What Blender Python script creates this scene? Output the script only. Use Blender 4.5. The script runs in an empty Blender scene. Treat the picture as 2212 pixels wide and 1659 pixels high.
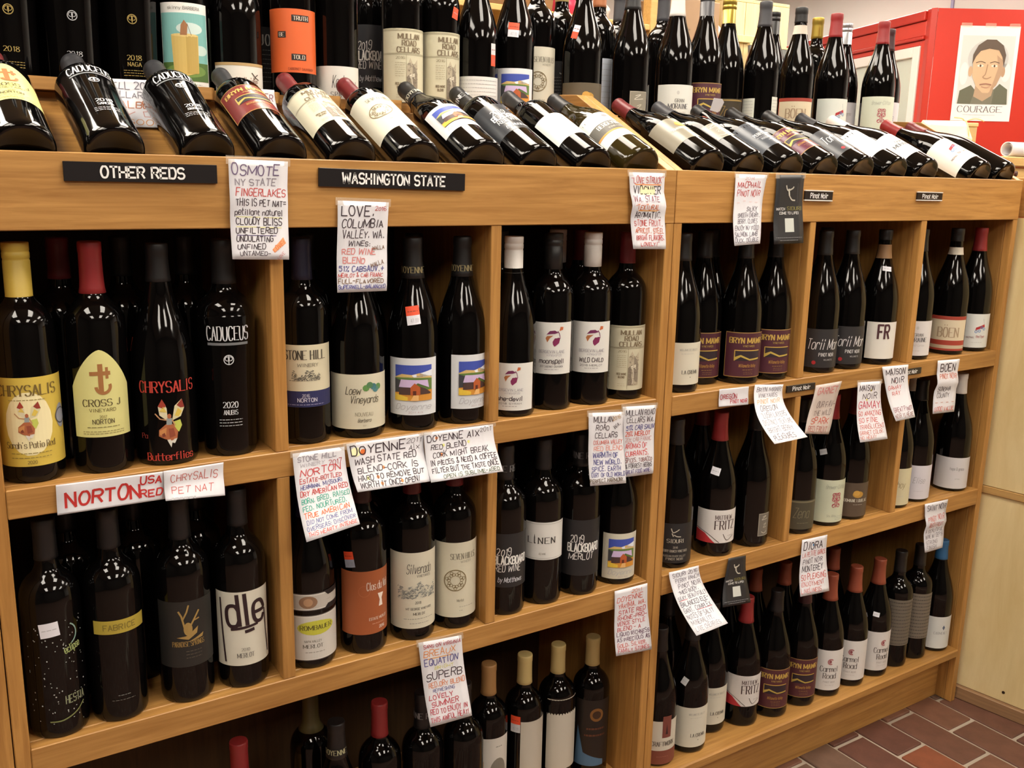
import bpy, bmesh, math, random
from mathutils import Vector, Matrix
from mathutils.geometry import tessellate_polygon
R = math.radians
sc = bpy.context.scene
COL = sc.collection
random.seed(7)

# ------------------------------------------------------------------ camera
cd = bpy.data.cameras.new('camera'); cam = bpy.data.objects.new('camera', cd); COL.objects.link(cam)
cd.sensor_width = 36.0; cd.lens = 2045.57 * 36.0 / 2212.0; cd.clip_start = 0.05
RX = (0.83870556, -0.54420114, 0.02044773); RY = (-0.09914031, -0.18949642, -0.9768635); RZ = (0.535485, 0.81727365, -0.21288397)
cam.matrix_world = Matrix(((RX[0], -RY[0], -RZ[0], -0.0688), (RX[1], -RY[1], -RZ[1], -1.26897),
                           (RX[2], -RY[2], -RZ[2], 1.34484), (0, 0, 0, 1)))
sc.camera = cam
# ------------------------------------------------------------------ world, view
w = bpy.data.worlds.new('world'); sc.world = w; w.use_nodes = True
w.node_tree.nodes['Background'].inputs[0].default_value = (0.9, 0.95, 1.0, 1)
w.node_tree.nodes['Background'].inputs[1].default_value = 0.05
sc.view_settings.view_transform = 'Standard'; sc.view_settings.look = 'None'
sc.view_settings.gamma = 1.0; sc.view_settings.use_curve_mapping = False
sc.view_settings.exposure = 0.35
TUBE = 15.0      # emission of the fluorescent panels

# ------------------------------------------------------------------ materials
def lin(c):
    if isinstance(c, str): c = tuple(int(c[i:i+2], 16) for i in (0, 2, 4))
    return tuple(((v/255)/12.92 if v/255 <= 0.04045 else ((v/255+0.055)/1.055)**2.4) for v in c)
MATS = {}
def mat(key, col=None, rough=0.5, metal=0.0, spec=0.5, emit=None, es=0.0, coat=0.0, bump=0.0, bscale=200.0, vary=0.0, vscale=8.0, alpha=1.0, trans=0.0):
    if key in MATS: return MATS[key]
    m = bpy.data.materials.new(key); m.use_nodes = True; nt = m.node_tree; b = nt.nodes['Principled BSDF']
    c = lin(col); b.inputs['Base Color'].default_value = (*c, 1); b.inputs['Roughness'].default_value = rough
    b.inputs['Metallic'].default_value = metal; b.inputs['Specular IOR Level'].default_value = spec
    b.inputs['Coat Weight'].default_value = coat; b.inputs['Alpha'].default_value = alpha
    b.inputs['Transmission Weight'].default_value = trans
    if emit: b.inputs['Emission Color'].default_value = (*lin(emit), 1); b.inputs['Emission Strength'].default_value = es
    if bump or vary:
        tc = nt.nodes.new('ShaderNodeTexCoord')
        if bump:
            n = nt.nodes.new('ShaderNodeTexNoise'); n.inputs['Scale'].default_value = bscale; n.inputs['Detail'].default_value = 4
            nt.links.new(tc.outputs['Object'], n.inputs['Vector'])
            bp = nt.nodes.new('ShaderNodeBump'); bp.inputs['Strength'].default_value = bump; bp.inputs['Distance'].default_value = 0.002
            nt.links.new(n.outputs['Fac'], bp.inputs['Height']); nt.links.new(bp.outputs['Normal'], b.inputs['Normal'])
        if vary:
            n2 = nt.nodes.new('ShaderNodeTexNoise'); n2.inputs['Scale'].default_value = vscale; n2.inputs['Detail'].default_value = 5
            nt.links.new(tc.outputs['Object'], n2.inputs['Vector'])
            mx = nt.nodes.new('ShaderNodeMix'); mx.data_type = 'RGBA'; mx.blend_type = 'MULTIPLY'; mx.inputs[0].default_value = 1
            cr = nt.nodes.new('ShaderNodeValToRGB'); cr.color_ramp.elements[0].position = 0.3; cr.color_ramp.elements[1].position = 0.7
            v = 1 - vary; cr.color_ramp.elements[0].color = (v, v, v, 1); cr.color_ramp.elements[1].color = (1, 1, 1, 1)
            nt.links.new(n2.outputs['Fac'], cr.inputs['Fac']); mx.inputs[6].default_value = (*c, 1)
            nt.links.new(cr.outputs['Color'], mx.inputs[7]); nt.links.new(mx.outputs[2], b.inputs['Base Color'])
    MATS[key] = m; return m
def wood(key, c1, c2, axis, rough=0.42, stretch=20.0, scale=5.0):
    if key in MATS: return MATS[key]
    m = bpy.data.materials.new(key); m.use_nodes = True; nt = m.node_tree; b = nt.nodes['Principled BSDF']
    tc = nt.nodes.new('ShaderNodeTexCoord'); oi = nt.nodes.new('ShaderNodeObjectInfo')
    mp = nt.nodes.new('ShaderNodeMapping'); s = [scale*stretch]*3; s['xyz'.index(axis)] = scale; mp.inputs['Scale'].default_value = s
    ad = nt.nodes.new('ShaderNodeVectorMath'); ad.operation = 'ADD'
    sc3 = nt.nodes.new('ShaderNodeVectorMath'); sc3.operation = 'SCALE'; sc3.inputs['Scale'].default_value = 37.0
    cb = nt.nodes.new('ShaderNodeCombineXYZ')
    for i in range(3): nt.links.new(oi.outputs['Random'], cb.inputs[i])
    nt.links.new(cb.outputs[0], sc3.inputs[0]); nt.links.new(tc.outputs['Object'], mp.inputs['Vector'])
    nt.links.new(mp.outputs['Vector'], ad.inputs[0]); nt.links.new(sc3.outputs[0], ad.inputs[1])
    n = nt.nodes.new('ShaderNodeTexNoise'); n.inputs['Scale'].default_value = 1.0; n.inputs['Detail'].default_value = 7; n.inputs['Roughness'].default_value = 0.62
    n.inputs['Distortion'].default_value = 0.6
    nt.links.new(ad.outputs[0], n.inputs['Vector'])
    cr = nt.nodes.new('ShaderNodeValToRGB'); e = cr.color_ramp.elements
    e[0].position = 0.32; e[0].color = (*lin(c1), 1); e[1].position = 0.68; e[1].color = (*lin(c2), 1)
    nt.links.new(n.outputs['Fac'], cr.inputs['Fac'])
    hs = nt.nodes.new('ShaderNodeHueSaturation'); mr = nt.nodes.new('ShaderNodeMapRange')
    mr.inputs['To Min'].default_value = 0.9; mr.inputs['To Max'].default_value = 1.08
    nt.links.new(oi.outputs['Random'], mr.inputs['Value']); nt.links.new(mr.outputs[0], hs.inputs['Value'])
    nt.links.new(cr.outputs['Color'], hs.inputs['Color']); nt.links.new(hs.outputs['Color'], b.inputs['Base Color'])
    b.inputs['Roughness'].default_value = rough
    bp = nt.nodes.new('ShaderNodeBump'); bp.inputs['Strength'].default_value = 0.12; bp.inputs['Distance'].default_value = 0.001
    nt.links.new(n.outputs['Fac'], bp.inputs['Height']); nt.links.new(bp.outputs['Normal'], b.inputs['Normal'])
    MATS[key] = m; return m
OAKX = wood('oak_grain_x', '986a34', 'bd8d4e', 'x'); OAKY = wood('oak_grain_y', '986a34', 'bd8d4e', 'y'); OAKZ = wood('oak_grain_z', '986a34', 'bc8b4b', 'z')
PLYW = wood('birch_plywood', 'd6bd86', 'e6d2a0', 'z', 0.5, 5.0, 3.0)
BACKW = wood('shade_dark_back_board', '3a2815', '4b341c', 'z', 0.6)  # back panel wood darkened, cubby shade put into its colour
PINE = wood('pale_pine', 'c9a05c', 'ddb873', 'x', 0.5)
def glass_mat(key, col, rough=0.06):
    if key in MATS: return MATS[key]
    m = mat(key, col, rough, spec=0.36); nt = m.node_tree; b = nt.nodes['Principled BSDF']
    tc = nt.nodes.new('ShaderNodeTexCoord'); n = nt.nodes.new('ShaderNodeTexNoise'); n.inputs['Scale'].default_value = 55; n.inputs['Detail'].default_value = 6
    mr = nt.nodes.new('ShaderNodeMapRange'); mr.inputs['From Min'].default_value = 0.35; mr.inputs['From Max'].default_value = 0.75
    mr.inputs['To Min'].default_value = rough*0.7; mr.inputs['To Max'].default_value = rough*2.2
    nt.links.new(tc.outputs['Object'], n.inputs['Vector']); nt.links.new(n.outputs['Fac'], mr.inputs['Value']); nt.links.new(mr.outputs[0], b.inputs['Roughness'])
    return m
GLASS = glass_mat('wine_filled_dark_glass', '060505', 0.05)
OLIVE = glass_mat('wine_filled_olive_glass', '2c240e', 0.055)
PAPER = mat('note_paper', 'd6d6dc', 0.75, bump=0.15, bscale=60)
TAPE = mat('clear_tape', 'd9cdbb', 0.25, alpha=0.35)
def ink(c): return mat('ink_' + c, c, 0.55)

# ------------------------------------------------------------------ object helpers
def obj(name, me, m, parent=None, smooth=False):
    o = bpy.data.objects.new(name, me); COL.objects.link(o)
    if parent is not None: o.parent = parent
    if m is not None and not me.materials: me.materials.append(m)
    if smooth:
        for p in me.polygons: p.use_smooth = True
    return o
def empty(name, loc=(0, 0, 0), rot=(0, 0, 0), parent=None):
    o = bpy.data.objects.new(name, None); COL.objects.link(o); o.location = loc; o.rotation_euler = rot
    o.empty_display_size = 0.02
    if parent: o.parent = parent
    return o
def tag(o, label, cat, group=None):
    o['label'] = label; o['category'] = cat
    if group: o['group'] = group
    return o
def struct(o): o['kind'] = 'structure'; return o
def mesh(name, verts, faces):
    me = bpy.data.meshes.new(name); me.from_pydata([tuple(v) for v in verts], [], faces); me.update(); return me
def box(name, lo, hi, m, parent=None, bev=0.0015):
    bm = bmesh.new(); bmesh.ops.create_cube(bm, size=1)
    for v in bm.verts: v.co = Vector([lo[i] + (v.co[i]+0.5)*(hi[i]-lo[i]) for i in range(3)])
    if bev: bmesh.ops.bevel(bm, geom=bm.edges[:], offset=bev, segments=1, affect='EDGES')
    me = bpy.data.meshes.new(name); bm.to_mesh(me); bm.free(); return obj(name, me, m, parent)
def prism(name, pts, axis, a0, a1, m, parent=None, bev=0.0):
    """polygon pts (2D) extruded along axis; other two axes in xyz order"""
    bm = bmesh.new(); vs = []
    for p in pts:
        c = list(p); c.insert('xyz'.index(axis), a0); vs.append(bm.verts.new(c))
    f = bm.faces.new(vs); r = bmesh.ops.extrude_face_region(bm, geom=[f]); d = [0, 0, 0]; d['xyz'.index(axis)] = a1 - a0
    bmesh.ops.translate(bm, vec=d, verts=[v for v in r['geom'] if isinstance(v, bmesh.types.BMVert)])
    bmesh.ops.recalc_face_normals(bm, faces=bm.faces[:])
    if bev: bmesh.ops.bevel(bm, geom=[e for e in bm.edges], offset=bev, segments=1, affect='EDGES')
    me = bpy.data.meshes.new(name); bm.to_mesh(me); bm.free(); return obj(name, me, m, parent)
def lathe_mesh(name, prof, seg=36, cap=True):
    vs = []; fs = []
    for r, z in prof:
        for k in range(seg): a = 2*math.pi*k/seg; vs.append((r*math.cos(a), r*math.sin(a), z))
    for i in range(len(prof)-1):
        for k in range(seg): fs.append((i*seg+k, i*seg+(k+1) % seg, (i+1)*seg+(k+1) % seg, (i+1)*seg+k))
    if cap: fs.append(tuple(range(seg-1, -1, -1))); fs.append(tuple(range((len(prof)-1)*seg, len(prof)*seg)))
    me = mesh(name, vs, fs)
    for p in me.polygons: p.use_smooth = len(p.vertices) == 4
    return me
def catmull(p, n=6):
    out = []
    for i in range(len(p)-1):
        a = p[max(i-1, 0)]; b = p[i]; c = p[i+1]; d = p[min(i+2, len(p)-1)]
        for k in range(n):
            t = k/n
            out.append(tuple(0.5*((2*b[j]) + (-a[j]+c[j])*t + (2*a[j]-5*b[j]+4*c[j]-d[j])*t*t + (-a[j]+3*b[j]-3*c[j]+d[j])*t**3) for j in (0, 1)))
    out.append(tuple(p[-1])); return out

# ------------------------------------------------------------------ stroke lettering and flat print
G = {
'A': '002640 1232', 'B': '0006 ~0616364544331303 ~0313334241301000', 'C': '~4536160402103041', 'D': '0006 ~0616364442301000', 'E': '46060040 0333',
'F': '460600 0333', 'G': '~4536160402103041 414323', 'H': '0006 4046 0343', 'I': '1016', 'J': '~36323120100102'[:13], 'K': '0006 4602 1340', 'L': '060040',
'M': '0006316660', 'N': '00064046', 'O': '~26160402103042443626', 'P': '0006 ~0616364544331303', 'Q': '~26160402103042443626 2240', 'R': '0006 ~0616364544331303 2340',
'S': '~453616050413334241301001', 'T': '0646 2620', 'U': '~060210304246', 'V': '062046', 'W': '0610355066', 'X': '0640 0046', 'Y': '062346 2320', 'Z': '06460040',
'0': '~26160402103042443626', '1': '1526 2620', '2': '~0516364544 440040', '3': '~05163645443323 ~23334241301001', '4': '360242 3630', '5': '460604 ~0414344241301001',
'6': '~453616040210304142331302', '7': '064610', '8': '~26160514334241301001021334453626', '9': '~011030424445361605041333', '.': '1011', ',': '1110', '!': '1612 1011',
'-': '0333', '+': '0343 2125', '=': '0242 0444', ':': '1011 1314', ';': '1011 1314', "'": '1615', '"': '0605 2625', '%': '0046 0616150506 3031414030', '&': '~40151636252301103042', '/': '0046',
'a': '~4334140301103041 4440', 'b': '0600 ~0314344341301001', 'c': '~4334140301103041', 'd': '4640 ~4334140301103041', 'e': '~02424334140301103041', 'f': '~36261510 0434',
'g': '~4334140301103041 ~444b3a1a0b', 'h': '0600 ~0314344340', 'i': '1014 1516', 'j': '~241b0a 2526', 'k': '0600 3401 1230', 'l': '1610', 'm': '0400 ~0314243330 ~3344546360',
'n': '0400 ~0314344340', 'o': '~24140301103041433424', 'p': '040a ~0314344341301001', 'q': '444a ~4334140301103041', 'r': '0400 ~03143433', 's': '~43341403123241301001',
't': '~16112030 0434', 'u': '~0401103041 4440', 'v': '042044', 'w': '0410335064', 'x': '0440 0044', 'y': '0420 441a', 'z': '04440040'}
GW = {'I': 2, 'i': 2, 'l': 2, '.': 2, ',': 2, '!': 2, "'": 2, ':': 2, ';': 2, '1': 2.6, 'f': 3, 't': 3, 'j': 3, 'r': 3.2, '-': 3, 'M': 6, 'W': 6, 'm': 6, 'w': 6, '"': 2.5}
YV = {'a': -2, 'b': -1}
def glyph(ch):
    out = []
    for s in G.get(ch, '').split():
        sm = s[0] == '~'; s = s.lstrip('~'); s = s[:len(s)//2*2]
        out.append((sm, [(float(s[i]), float(YV.get(s[i+1], s[i+1]))) for i in range(0, len(s), 2)]))
    return out
class Pr:
    def __init__(self): self.it = []
    def quadstrip(self, L, Rr, col, lay):
        n = len(L); self.it.append((list(L)+list(Rr), [(i, i+1, n+i+1, n+i) for i in range(n-1)], col, lay))
    def stroke(self, pts, wd, col, lay=2, contrast=None):
        if len(pts) < 2: return
        q = [pts[0]]
        for a, b in zip(pts, pts[1:]):
            d = math.hypot(b[0]-a[0], b[1]-a[1]); k = max(1, int(d/0.004))
            q += [(a[0]+(b[0]-a[0])*i/k, a[1]+(b[1]-a[1])*i/k) for i in range(1, k+1)]
        L = []; Rr = []
        for i, p in enumerate(q):
            a = q[max(i-1, 0)]; b = q[min(i+1, len(q)-1)]; dx = b[0]-a[0]; dy = b[1]-a[1]; l = math.hypot(dx, dy) or 1
            hw = wd/2
            if contrast: hw = wd/2*(contrast + (1-contrast)*abs(dy)/l)
            L.append((p[0]-dy/l*hw, p[1]+dx/l*hw)); Rr.append((p[0]+dy/l*hw, p[1]-dx/l*hw))
        self.quadstrip(L, Rr, col, lay)
    def line(self, pts, wd, col, lay=2, smooth=False): self.stroke(catmull(pts, 5) if smooth else pts, wd, col, lay)
    def text(self, s, x, y, size, col, style='sans', fit=None, align='c', rot=0, lay=2, wt=None, gap=1.5, rng=None, aspect=0.78):
        """x,y: middle of the baseline (align c) or its start (align l); size: cap height"""
        u = size/6.0; adv = []; pos = 0
        for ch in s:
            wch = GW.get(ch, 3 if ch == ' ' else 4); adv.append(pos); pos += wch + (gap if ch != ' ' else 0.3)
        W = max(pos - gap, 1)*u*aspect; sx = aspect
        if fit: sx = aspect*fit/W; W = fit
        x0 = -W/2 if align == 'c' else 0
        st = {'sans': 0.15, 'bold': 0.24, 'serif': 0.17, 'script': 0.09, 'hand': 0.10, 'thin': 0.07, 'heavy': 0.19}[style] if wt is None else wt
        st *= min(1.0, max(0.5, sx/aspect))
        cr, sr = math.cos(R(rot)), math.sin(R(rot)); rng = rng or random
        for ch, a in zip(s, adv):
            jy = rng.uniform(-0.45, 0.45) if style == 'hand' else 0; js = rng.uniform(0.82, 1.14) if style == 'hand' else 1
            jr = rng.uniform(-0.10, 0.16) if style == 'hand' else 0
            sl = 0.38 if style == 'script' else (jr + 0.06 if style == 'hand' else 0)
            for sm, p in glyph(ch):
                if sm: p = catmull(p, 3)
                def tr(px, py):
                    X = x0 + (a + px + sl*py)*u*sx; Y = (py*js + jy)*u
                    return (x + X*cr - Y*sr, y + X*sr + Y*cr)
                if sm: self.stroke([tr(*q) for q in p], size*st, col, lay, 0.35 if style == 'serif' else None)
                else:
                    for b, c in zip(p, p[1:]):
                        l = math.hypot(c[0]-b[0], c[1]-b[1]) or 1; e = st*2.0 if style != 'serif' else 0.1
                        dx, dy = (c[0]-b[0])/l*e, (c[1]-b[1])/l*e
                        wd = st
                        if style == 'serif': wd = st*(0.38 + 0.62*abs(dy/e))
                        self.stroke([tr(b[0]-dx, b[1]-dy), tr(c[0]+dx, c[1]+dy)], size*wd, col, lay)
                    if style == 'serif':
                        for q in (p[0], p[-1]):
                            if q[1] in (0.0, 6.0, 4.0): self.stroke([tr(q[0]-0.8, q[1]), tr(q[0]+0.8, q[1])], size*0.06, col, lay)
    def poly(self, pts, col, lay=1):
        xs = [p[0] for p in pts]
        if max(xs)-min(xs) < 0.006:
            f = tessellate_polygon([[Vector((p[0], p[1], 0)) for p in pts]]); self.it.append((list(pts), [tuple(t) for t in f], col, lay)); return
        bm = bmesh.new(); vs = [bm.verts.new((p[0], p[1], 0)) for p in pts]
        try: bm.faces.new(vs)
        except ValueError: bm.free(); return
        bmesh.ops.triangulate(bm, faces=bm.faces[:])
        c = math.ceil(min(xs)/0.005)*0.005
        while c < max(xs):
            bmesh.ops.bisect_plane(bm, geom=bm.verts[:]+bm.edges[:]+bm.faces[:], plane_co=(c, 0, 0), plane_no=(1, 0, 0)); c += 0.005
        bm.verts.index_update(); self.it.append(([(v.co.x, v.co.y) for v in bm.verts], [tuple(v.index for v in f.verts) for f in bm.faces], col, lay)); bm.free()
    def rect(self, x0, y0, x1, y1, col, lay=1):
        n = max(1, int((x1-x0)/0.004)+1); X = [x0+(x1-x0)*i/n for i in range(n+1)]
        self.quadstrip([(a, y0) for a in X], [(a, y1) for a in X], col, lay)
    def ell(self, x, y, rx, ry, col, lay=1, n=18, a0=0, a1=360): self.poly([(x+rx*math.cos(R(a0+(a1-a0)*k/n)), y+ry*math.sin(R(a0+(a1-a0)*k/n))) for k in range(n + (0 if a1-a0 == 360 else 1))], col, lay)
    def ring(self, x, y, r, wd, col, lay=2, a0=0, a1=360): self.stroke([(x+r*math.cos(R(a0+(a1-a0)*k/28)), y+r*math.sin(R(a0+(a1-a0)*k/28))) for k in range(29)], wd, col, lay)
    def greek(self, x0, x1, y, h, col, lay=2):
        """a row of text too small to read: short word dashes"""
        x = x0
        while x < x1:
            l = min(random.uniform(0.002, 0.006), x1-x); self.stroke([(x, y), (x+l, y)], h, col, lay); x += l + 0.0011
    def build(self, name, mapf, parent):
        if not self.it: return None
        vs = []; fs = []; mi = []; cols = []
        for v2, f2, col, lay in self.it:
            if col not in cols: cols.append(col)
            o = len(vs); vs += [mapf(p[0], p[1], lay) for p in v2]; fs += [tuple(i+o for i in f) for f in f2]; mi += [cols.index(col)]*len(f2)
        me = mesh(name, vs, fs)
        for c in cols: me.materials.append(ink(c))
        me.polygons.foreach_set('material_index', mi); me.update()
        return obj(name, me, None, parent)

# ------------------------------------------------------------------ room
WALLM = mat('painted_wall', 'e4e2dc', 0.7, vary=0.06, vscale=1.5)
CEILM = mat('ceiling_tile', 'b4b2ac', 0.8)
FARW = mat('darkened_far_wall', '47423c', 0.7, vary=0.3, vscale=4)  # unseen walls darkened to cut fill light and brown reflections in the glass
MORT = mat('mortar_and_paver', 'b3a595', 0.85, bump=0.5, bscale=90, vary=0.2, vscale=10)
def brick_floor_mat():
    m = bpy.data.materials.new('paver_floor'); m.use_nodes = True; nt = m.node_tree; b = nt.nodes['Principled BSDF']
    tc = nt.nodes.new('ShaderNodeTexCoord'); mp = nt.nodes.new('ShaderNodeMapping'); mp.inputs['Rotation'].default_value = (0, 0, R(90))
    br = nt.nodes.new('ShaderNodeTexBrick'); br.inputs['Scale'].default_value = 1.0; br.inputs['Brick Width'].default_value = 0.21; br.inputs['Row Height'].default_value = 0.1045
    br.inputs['Mortar Size'].default_value = 0.006; br.inputs['Color1'].default_value = (*lin('724c3d'), 1); br.inputs['Color2'].default_value = (*lin('684438'), 1)
    br.inputs['Mortar'].default_value = (*lin('b3a595'), 1)
    nt.links.new(tc.outputs['Object'], mp.inputs['Vector']); nt.links.new(mp.outputs['Vector'], br.inputs['Vector']); nt.links.new(br.outputs['Color'], b.inputs['Base Color'])
    b.inputs['Roughness'].default_value = 0.6; return m
PAVE = brick_floor_mat()
XL, XR, YF, YB, ZC = -2.6, 5.6, -4.2, 4.4, 2.75
def quad(name, vs, m, parent=None): return obj(name, mesh(name, vs, [(0, 1, 2, 3)]), m, parent)
BX0, BX1, BY0, BY1 = 0.70, 2.215, -1.29, 0.36
FLOOR = struct(box('floor', (XL, YF, -0.12), (XR, YB, -0.035), mat('screed', '8a7a6c', 0.9), None, 0))
box('mortar_bed', (BX0, BY0, -0.036), (BX1+0.05, BY1, -0.005), MORT, FLOOR, 0)
for nm, a, b_ in (('paving', (XL, YF), (BX0, YB)), ('paving', (BX1+0.05, YF), (XR, YB)), ('paving', (BX0, YF), (BX1+0.05, BY0)), ('paving', (BX0, BY1), (BX1+0.05, YB))):
    box(nm, (a[0], a[1], -0.036), (b_[0], b_[1], 0.0), PAVE, FLOOR, 0)
bm_brick = {}
BRM = [mat('paver_%d' % i, c, 0.6, bump=0.5, bscale=120, vary=0.28, vscale=22) for i, c in enumerate(('6f4a3b', '7a5341', '664135', '8a4e34', '6e5445'))]
def brick_me(k):
    if k not in bm_brick:
        o = box('brick', (-0.0478, -0.0998, -0.03), (0.0478, 0.0998, 0.0), BRM[k], None, 0.002); bm_brick[k] = o.data; bpy.data.objects.remove(o)
    return bm_brick[k]
ci = 0; x = 2.162 + 0.052
while x > BX0 + 0.05:
    off = -0.079 + (0.0 if ci % 2 else 0.1045)
    yb = off + 0.2097*0.5
    for j in range(-6, 3):
        yc = yb + j*0.2097
        if BY0 + 0.1 < yc < BY1 - 0.1:
            k = 3 if (ci, j) in ((3, -1), (5, -2)) else random.choice((0, 0, 1, 1, 2, 4))
            o = bpy.data.objects.new('brick', brick_me(k)); COL.objects.link(o); o.parent = FLOOR
            o.location = (x, yc, random.uniform(-0.001, 0.0015)); o.rotation_euler = (random.uniform(-.004, .004), random.uniform(-.004, .004), random.uniform(-.006, .006))
    x -= 0.1045; ci += 1
struct(box('ceiling', (XL, YF, ZC), (XR, YB, ZC+0.1), CEILM, None, 0))
struct(box('wall_left', (XL-0.1, YF, -0.1), (XL, YB, ZC), FARW, None, 0)); struct(box('wall_right', (XR, YF, -0.1), (XR+0.1, YB, ZC), WALLM, None, 0))
struct(box('wall_back', (XL, YB, -0.1), (XR, YB+0.1, ZC), WALLM, None, 0)); struct(box('wall_front', (XL, YF-0.1, -0.1), (XR, YF, ZC), FARW, None, 0))

# ------------------------------------------------------------------ ceiling lights: recessed troffers with bright lenses
LENS = mat('troffer_lens', 'ffffff', 0.4, emit='fff5e6', es=TUBE); HOUS = mat('white_enamel', 'e6e6e2', 0.35)
def troffer(x, y, where):
    t = tag(empty('ceiling_light', (x, y, ZC)), 'recessed fluorescent ceiling panel ' + where, 'light', 'fluorescent panels in the ceiling')
    box('lens', (-.27, -.58, -.012), (.27, .58, -.004), LENS, t, 0)
    for lo, hi in (((-.31, -.62), (-.27, .62)), ((.27, -.62), (.31, .62)), ((-.27, -.62), (.27, -.58)), ((-.27, .58), (.27, .62))): box('frame', (lo[0], lo[1], -.02), (hi[0], hi[1], -.001), HOUS, t, .002)
for x, y, d in ((-0.75, -2.6, 'front left'), (1.0, -2.6, 'front middle'), (2.75, -2.6, 'front right'), (-0.75, -0.6, 'over the aisle, left'), (1.0, -0.6, 'over the aisle, middle'), (2.75, -0.6, 'over the aisle, right'),
                (-0.75, 0.95, 'behind the shelf, left'), (1.0, 0.95, 'behind the shelf, middle'), (2.75, 0.95, 'behind the shelf, right'), (4.5, -0.6, 'over the red booth'), (4.5, 0.95, 'above the booth roof, added to whiten the wall'), (4.5, 2.9, 'back right, added to whiten the wall'), (2.75, 2.9, 'back middle'), (1.0, 2.2, 'behind the stock rack, added to lengthen bottle streaks')): troffer(x, y, d)  # booth roof, back right and stock rack panels added for wall brightness and streaks

# ------------------------------------------------------------------ the shelving units
RT, RB, S1T, S1B, S2T, S2B, S3T = 1.3641, 1.2713, 0.9541, 0.9159, 0.5975, 0.5562, 0.1555
DEP = 0.36
NECKX = [0.075, 0.178, 0.292, 0.392, 0.496, 0.601, 0.714, 0.818, 0.93, 1.033, 1.19, 1.295, 1.405, 1.508, 1.622, 1.734, 1.843, 2.048, 2.148]
def slope_profile(lo): return [(0.002, RT-0.002), (0.277, 1.505), (0.36, 1.510), (0.36, lo), (0.002, lo)]
def shelf_unit(x0, x1, parts, label, ends):
    u = tag(empty('display_shelf', (x0, 0, 0)), label, 'shelf')
    W = x1 - x0; b = lambda n, lo, hi, m, bev=0.0012: box(n, (lo[0]-x0, lo[1], lo[2]), (hi[0]-x0, hi[1], hi[2]), m, u, bev)
    b('top_rail', (x0+0.0005, 0, RB), (x1-0.0005, 0.019, RT), OAKX)
    # end posts: face stile plus side panel
    for xa, xb in ((x0, x0+0.0195), (x1-0.0195, x1)):
        b('post', (xa+0.0004, 0.0008, 0), (xb-0.0004, 0.02, RB), OAKZ); b('side_panel', (xa+0.0004, 0.0205, 0.0), (xb-0.0004, DEP, 1.30), OAKZ)
    xs = [x0+0.0195] + [c for p in parts for c in p] + [x1-0.0195]
    for (p0, p1) in parts:
        for za, zb in ((S1T, RB), (S2T, S1B)):
            b('post', (p0, 0.001, za), (p1, 0.02, zb), OAKZ); b('partition', (p0+0.0008, 0.0205, za), (p1-0.0008, DEP-0.012, zb), OAKZ)
    for zt, zb in ((S1T, S1B), (S2T, S2B)):
        b('shelf_rail', (x0+0.0195, 0.0003, zb), (x1-0.0195, 0.02, zt), OAKX); b('shelf_board', (x0+0.0195, 0.0205, zt-0.019), (x1-0.0195, DEP-0.012, zt), OAKX)
    b('bottom_board', (x0+0.0195, -0.004, S3T-0.022), (x1-0.0195, DEP-0.012, S3T), OAKX, 0.003); b('kick_board', (x0+0.0195, 0.045, 0), (x1-0.0195, 0.064, S3T-0.023), OAKX)
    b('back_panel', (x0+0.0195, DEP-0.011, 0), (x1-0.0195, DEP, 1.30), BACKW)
    b('cubby_top', (x0+0.0195, 0.0205, RB), (x1-0.0195, DEP-0.012, RB+0.012), OAKX)
    # sloping display rack
    prism('display_slope', [(0.0205, 1.3195), (0.262, 1.4347), (0.262, 1.4197), (0.0205, 1.3045)], 'x', 0.02, W-0.02, OAKX, u)
    b('ledge_fascia', (x0+0.02, 0.262, 1.36), (x1-0.02, 0.275, 1.4375), OAKX)
    b('upper_deck', (x0+0.0195, 0.275, 1.437), (x1-0.0195, 0.64, 1.452), OAKX)
    pts = [(0.0195, 0.305), (0.0195, 0.250)]                      # lip with a notch for every neck
    for nx in NECKX:
        if x0 < nx < x1:
            c = nx - x0; pts += [(c-0.026, 0.250), (c-0.0185, 0.262), (c-0.0185, 0.2995), (c+0.0185, 0.2995), (c+0.0185, 0.262), (c+0.026, 0.250)]
    pts += [(W-0.0195, 0.250), (W-0.0195, 0.305)]
    prism('neck_ledge', pts, 'z', 1.4525, 1.470, OAKX, u)
    for e in ends: prism('slope_divider', slope_profile(1.3045), 'x', e-x0, e-x0+0.0185, OAKY, u, 0.001)
    return u
shelf_unit(0.0, 1.0997, [(0.3629, 0.3823), (0.7192, 0.7384)], 'long oak wine shelf unit of open cubbies under the red and state name signs', (0.0004, 1.0808))
shelf_unit(1.1003, 2.2031, [(1.4622, 1.4791), (1.8253, 1.8446)], 'oak wine shelf unit of open cubbies beside the plywood panel', (1.1006, 2.184))
shelf_unit(-1.1003, -0.0006, [(-0.7370, -0.7176), (-0.3807, -0.3613)], 'oak shelf unit of which only a post edge shows at the left margin', (-1.0999, -0.0195))
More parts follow.
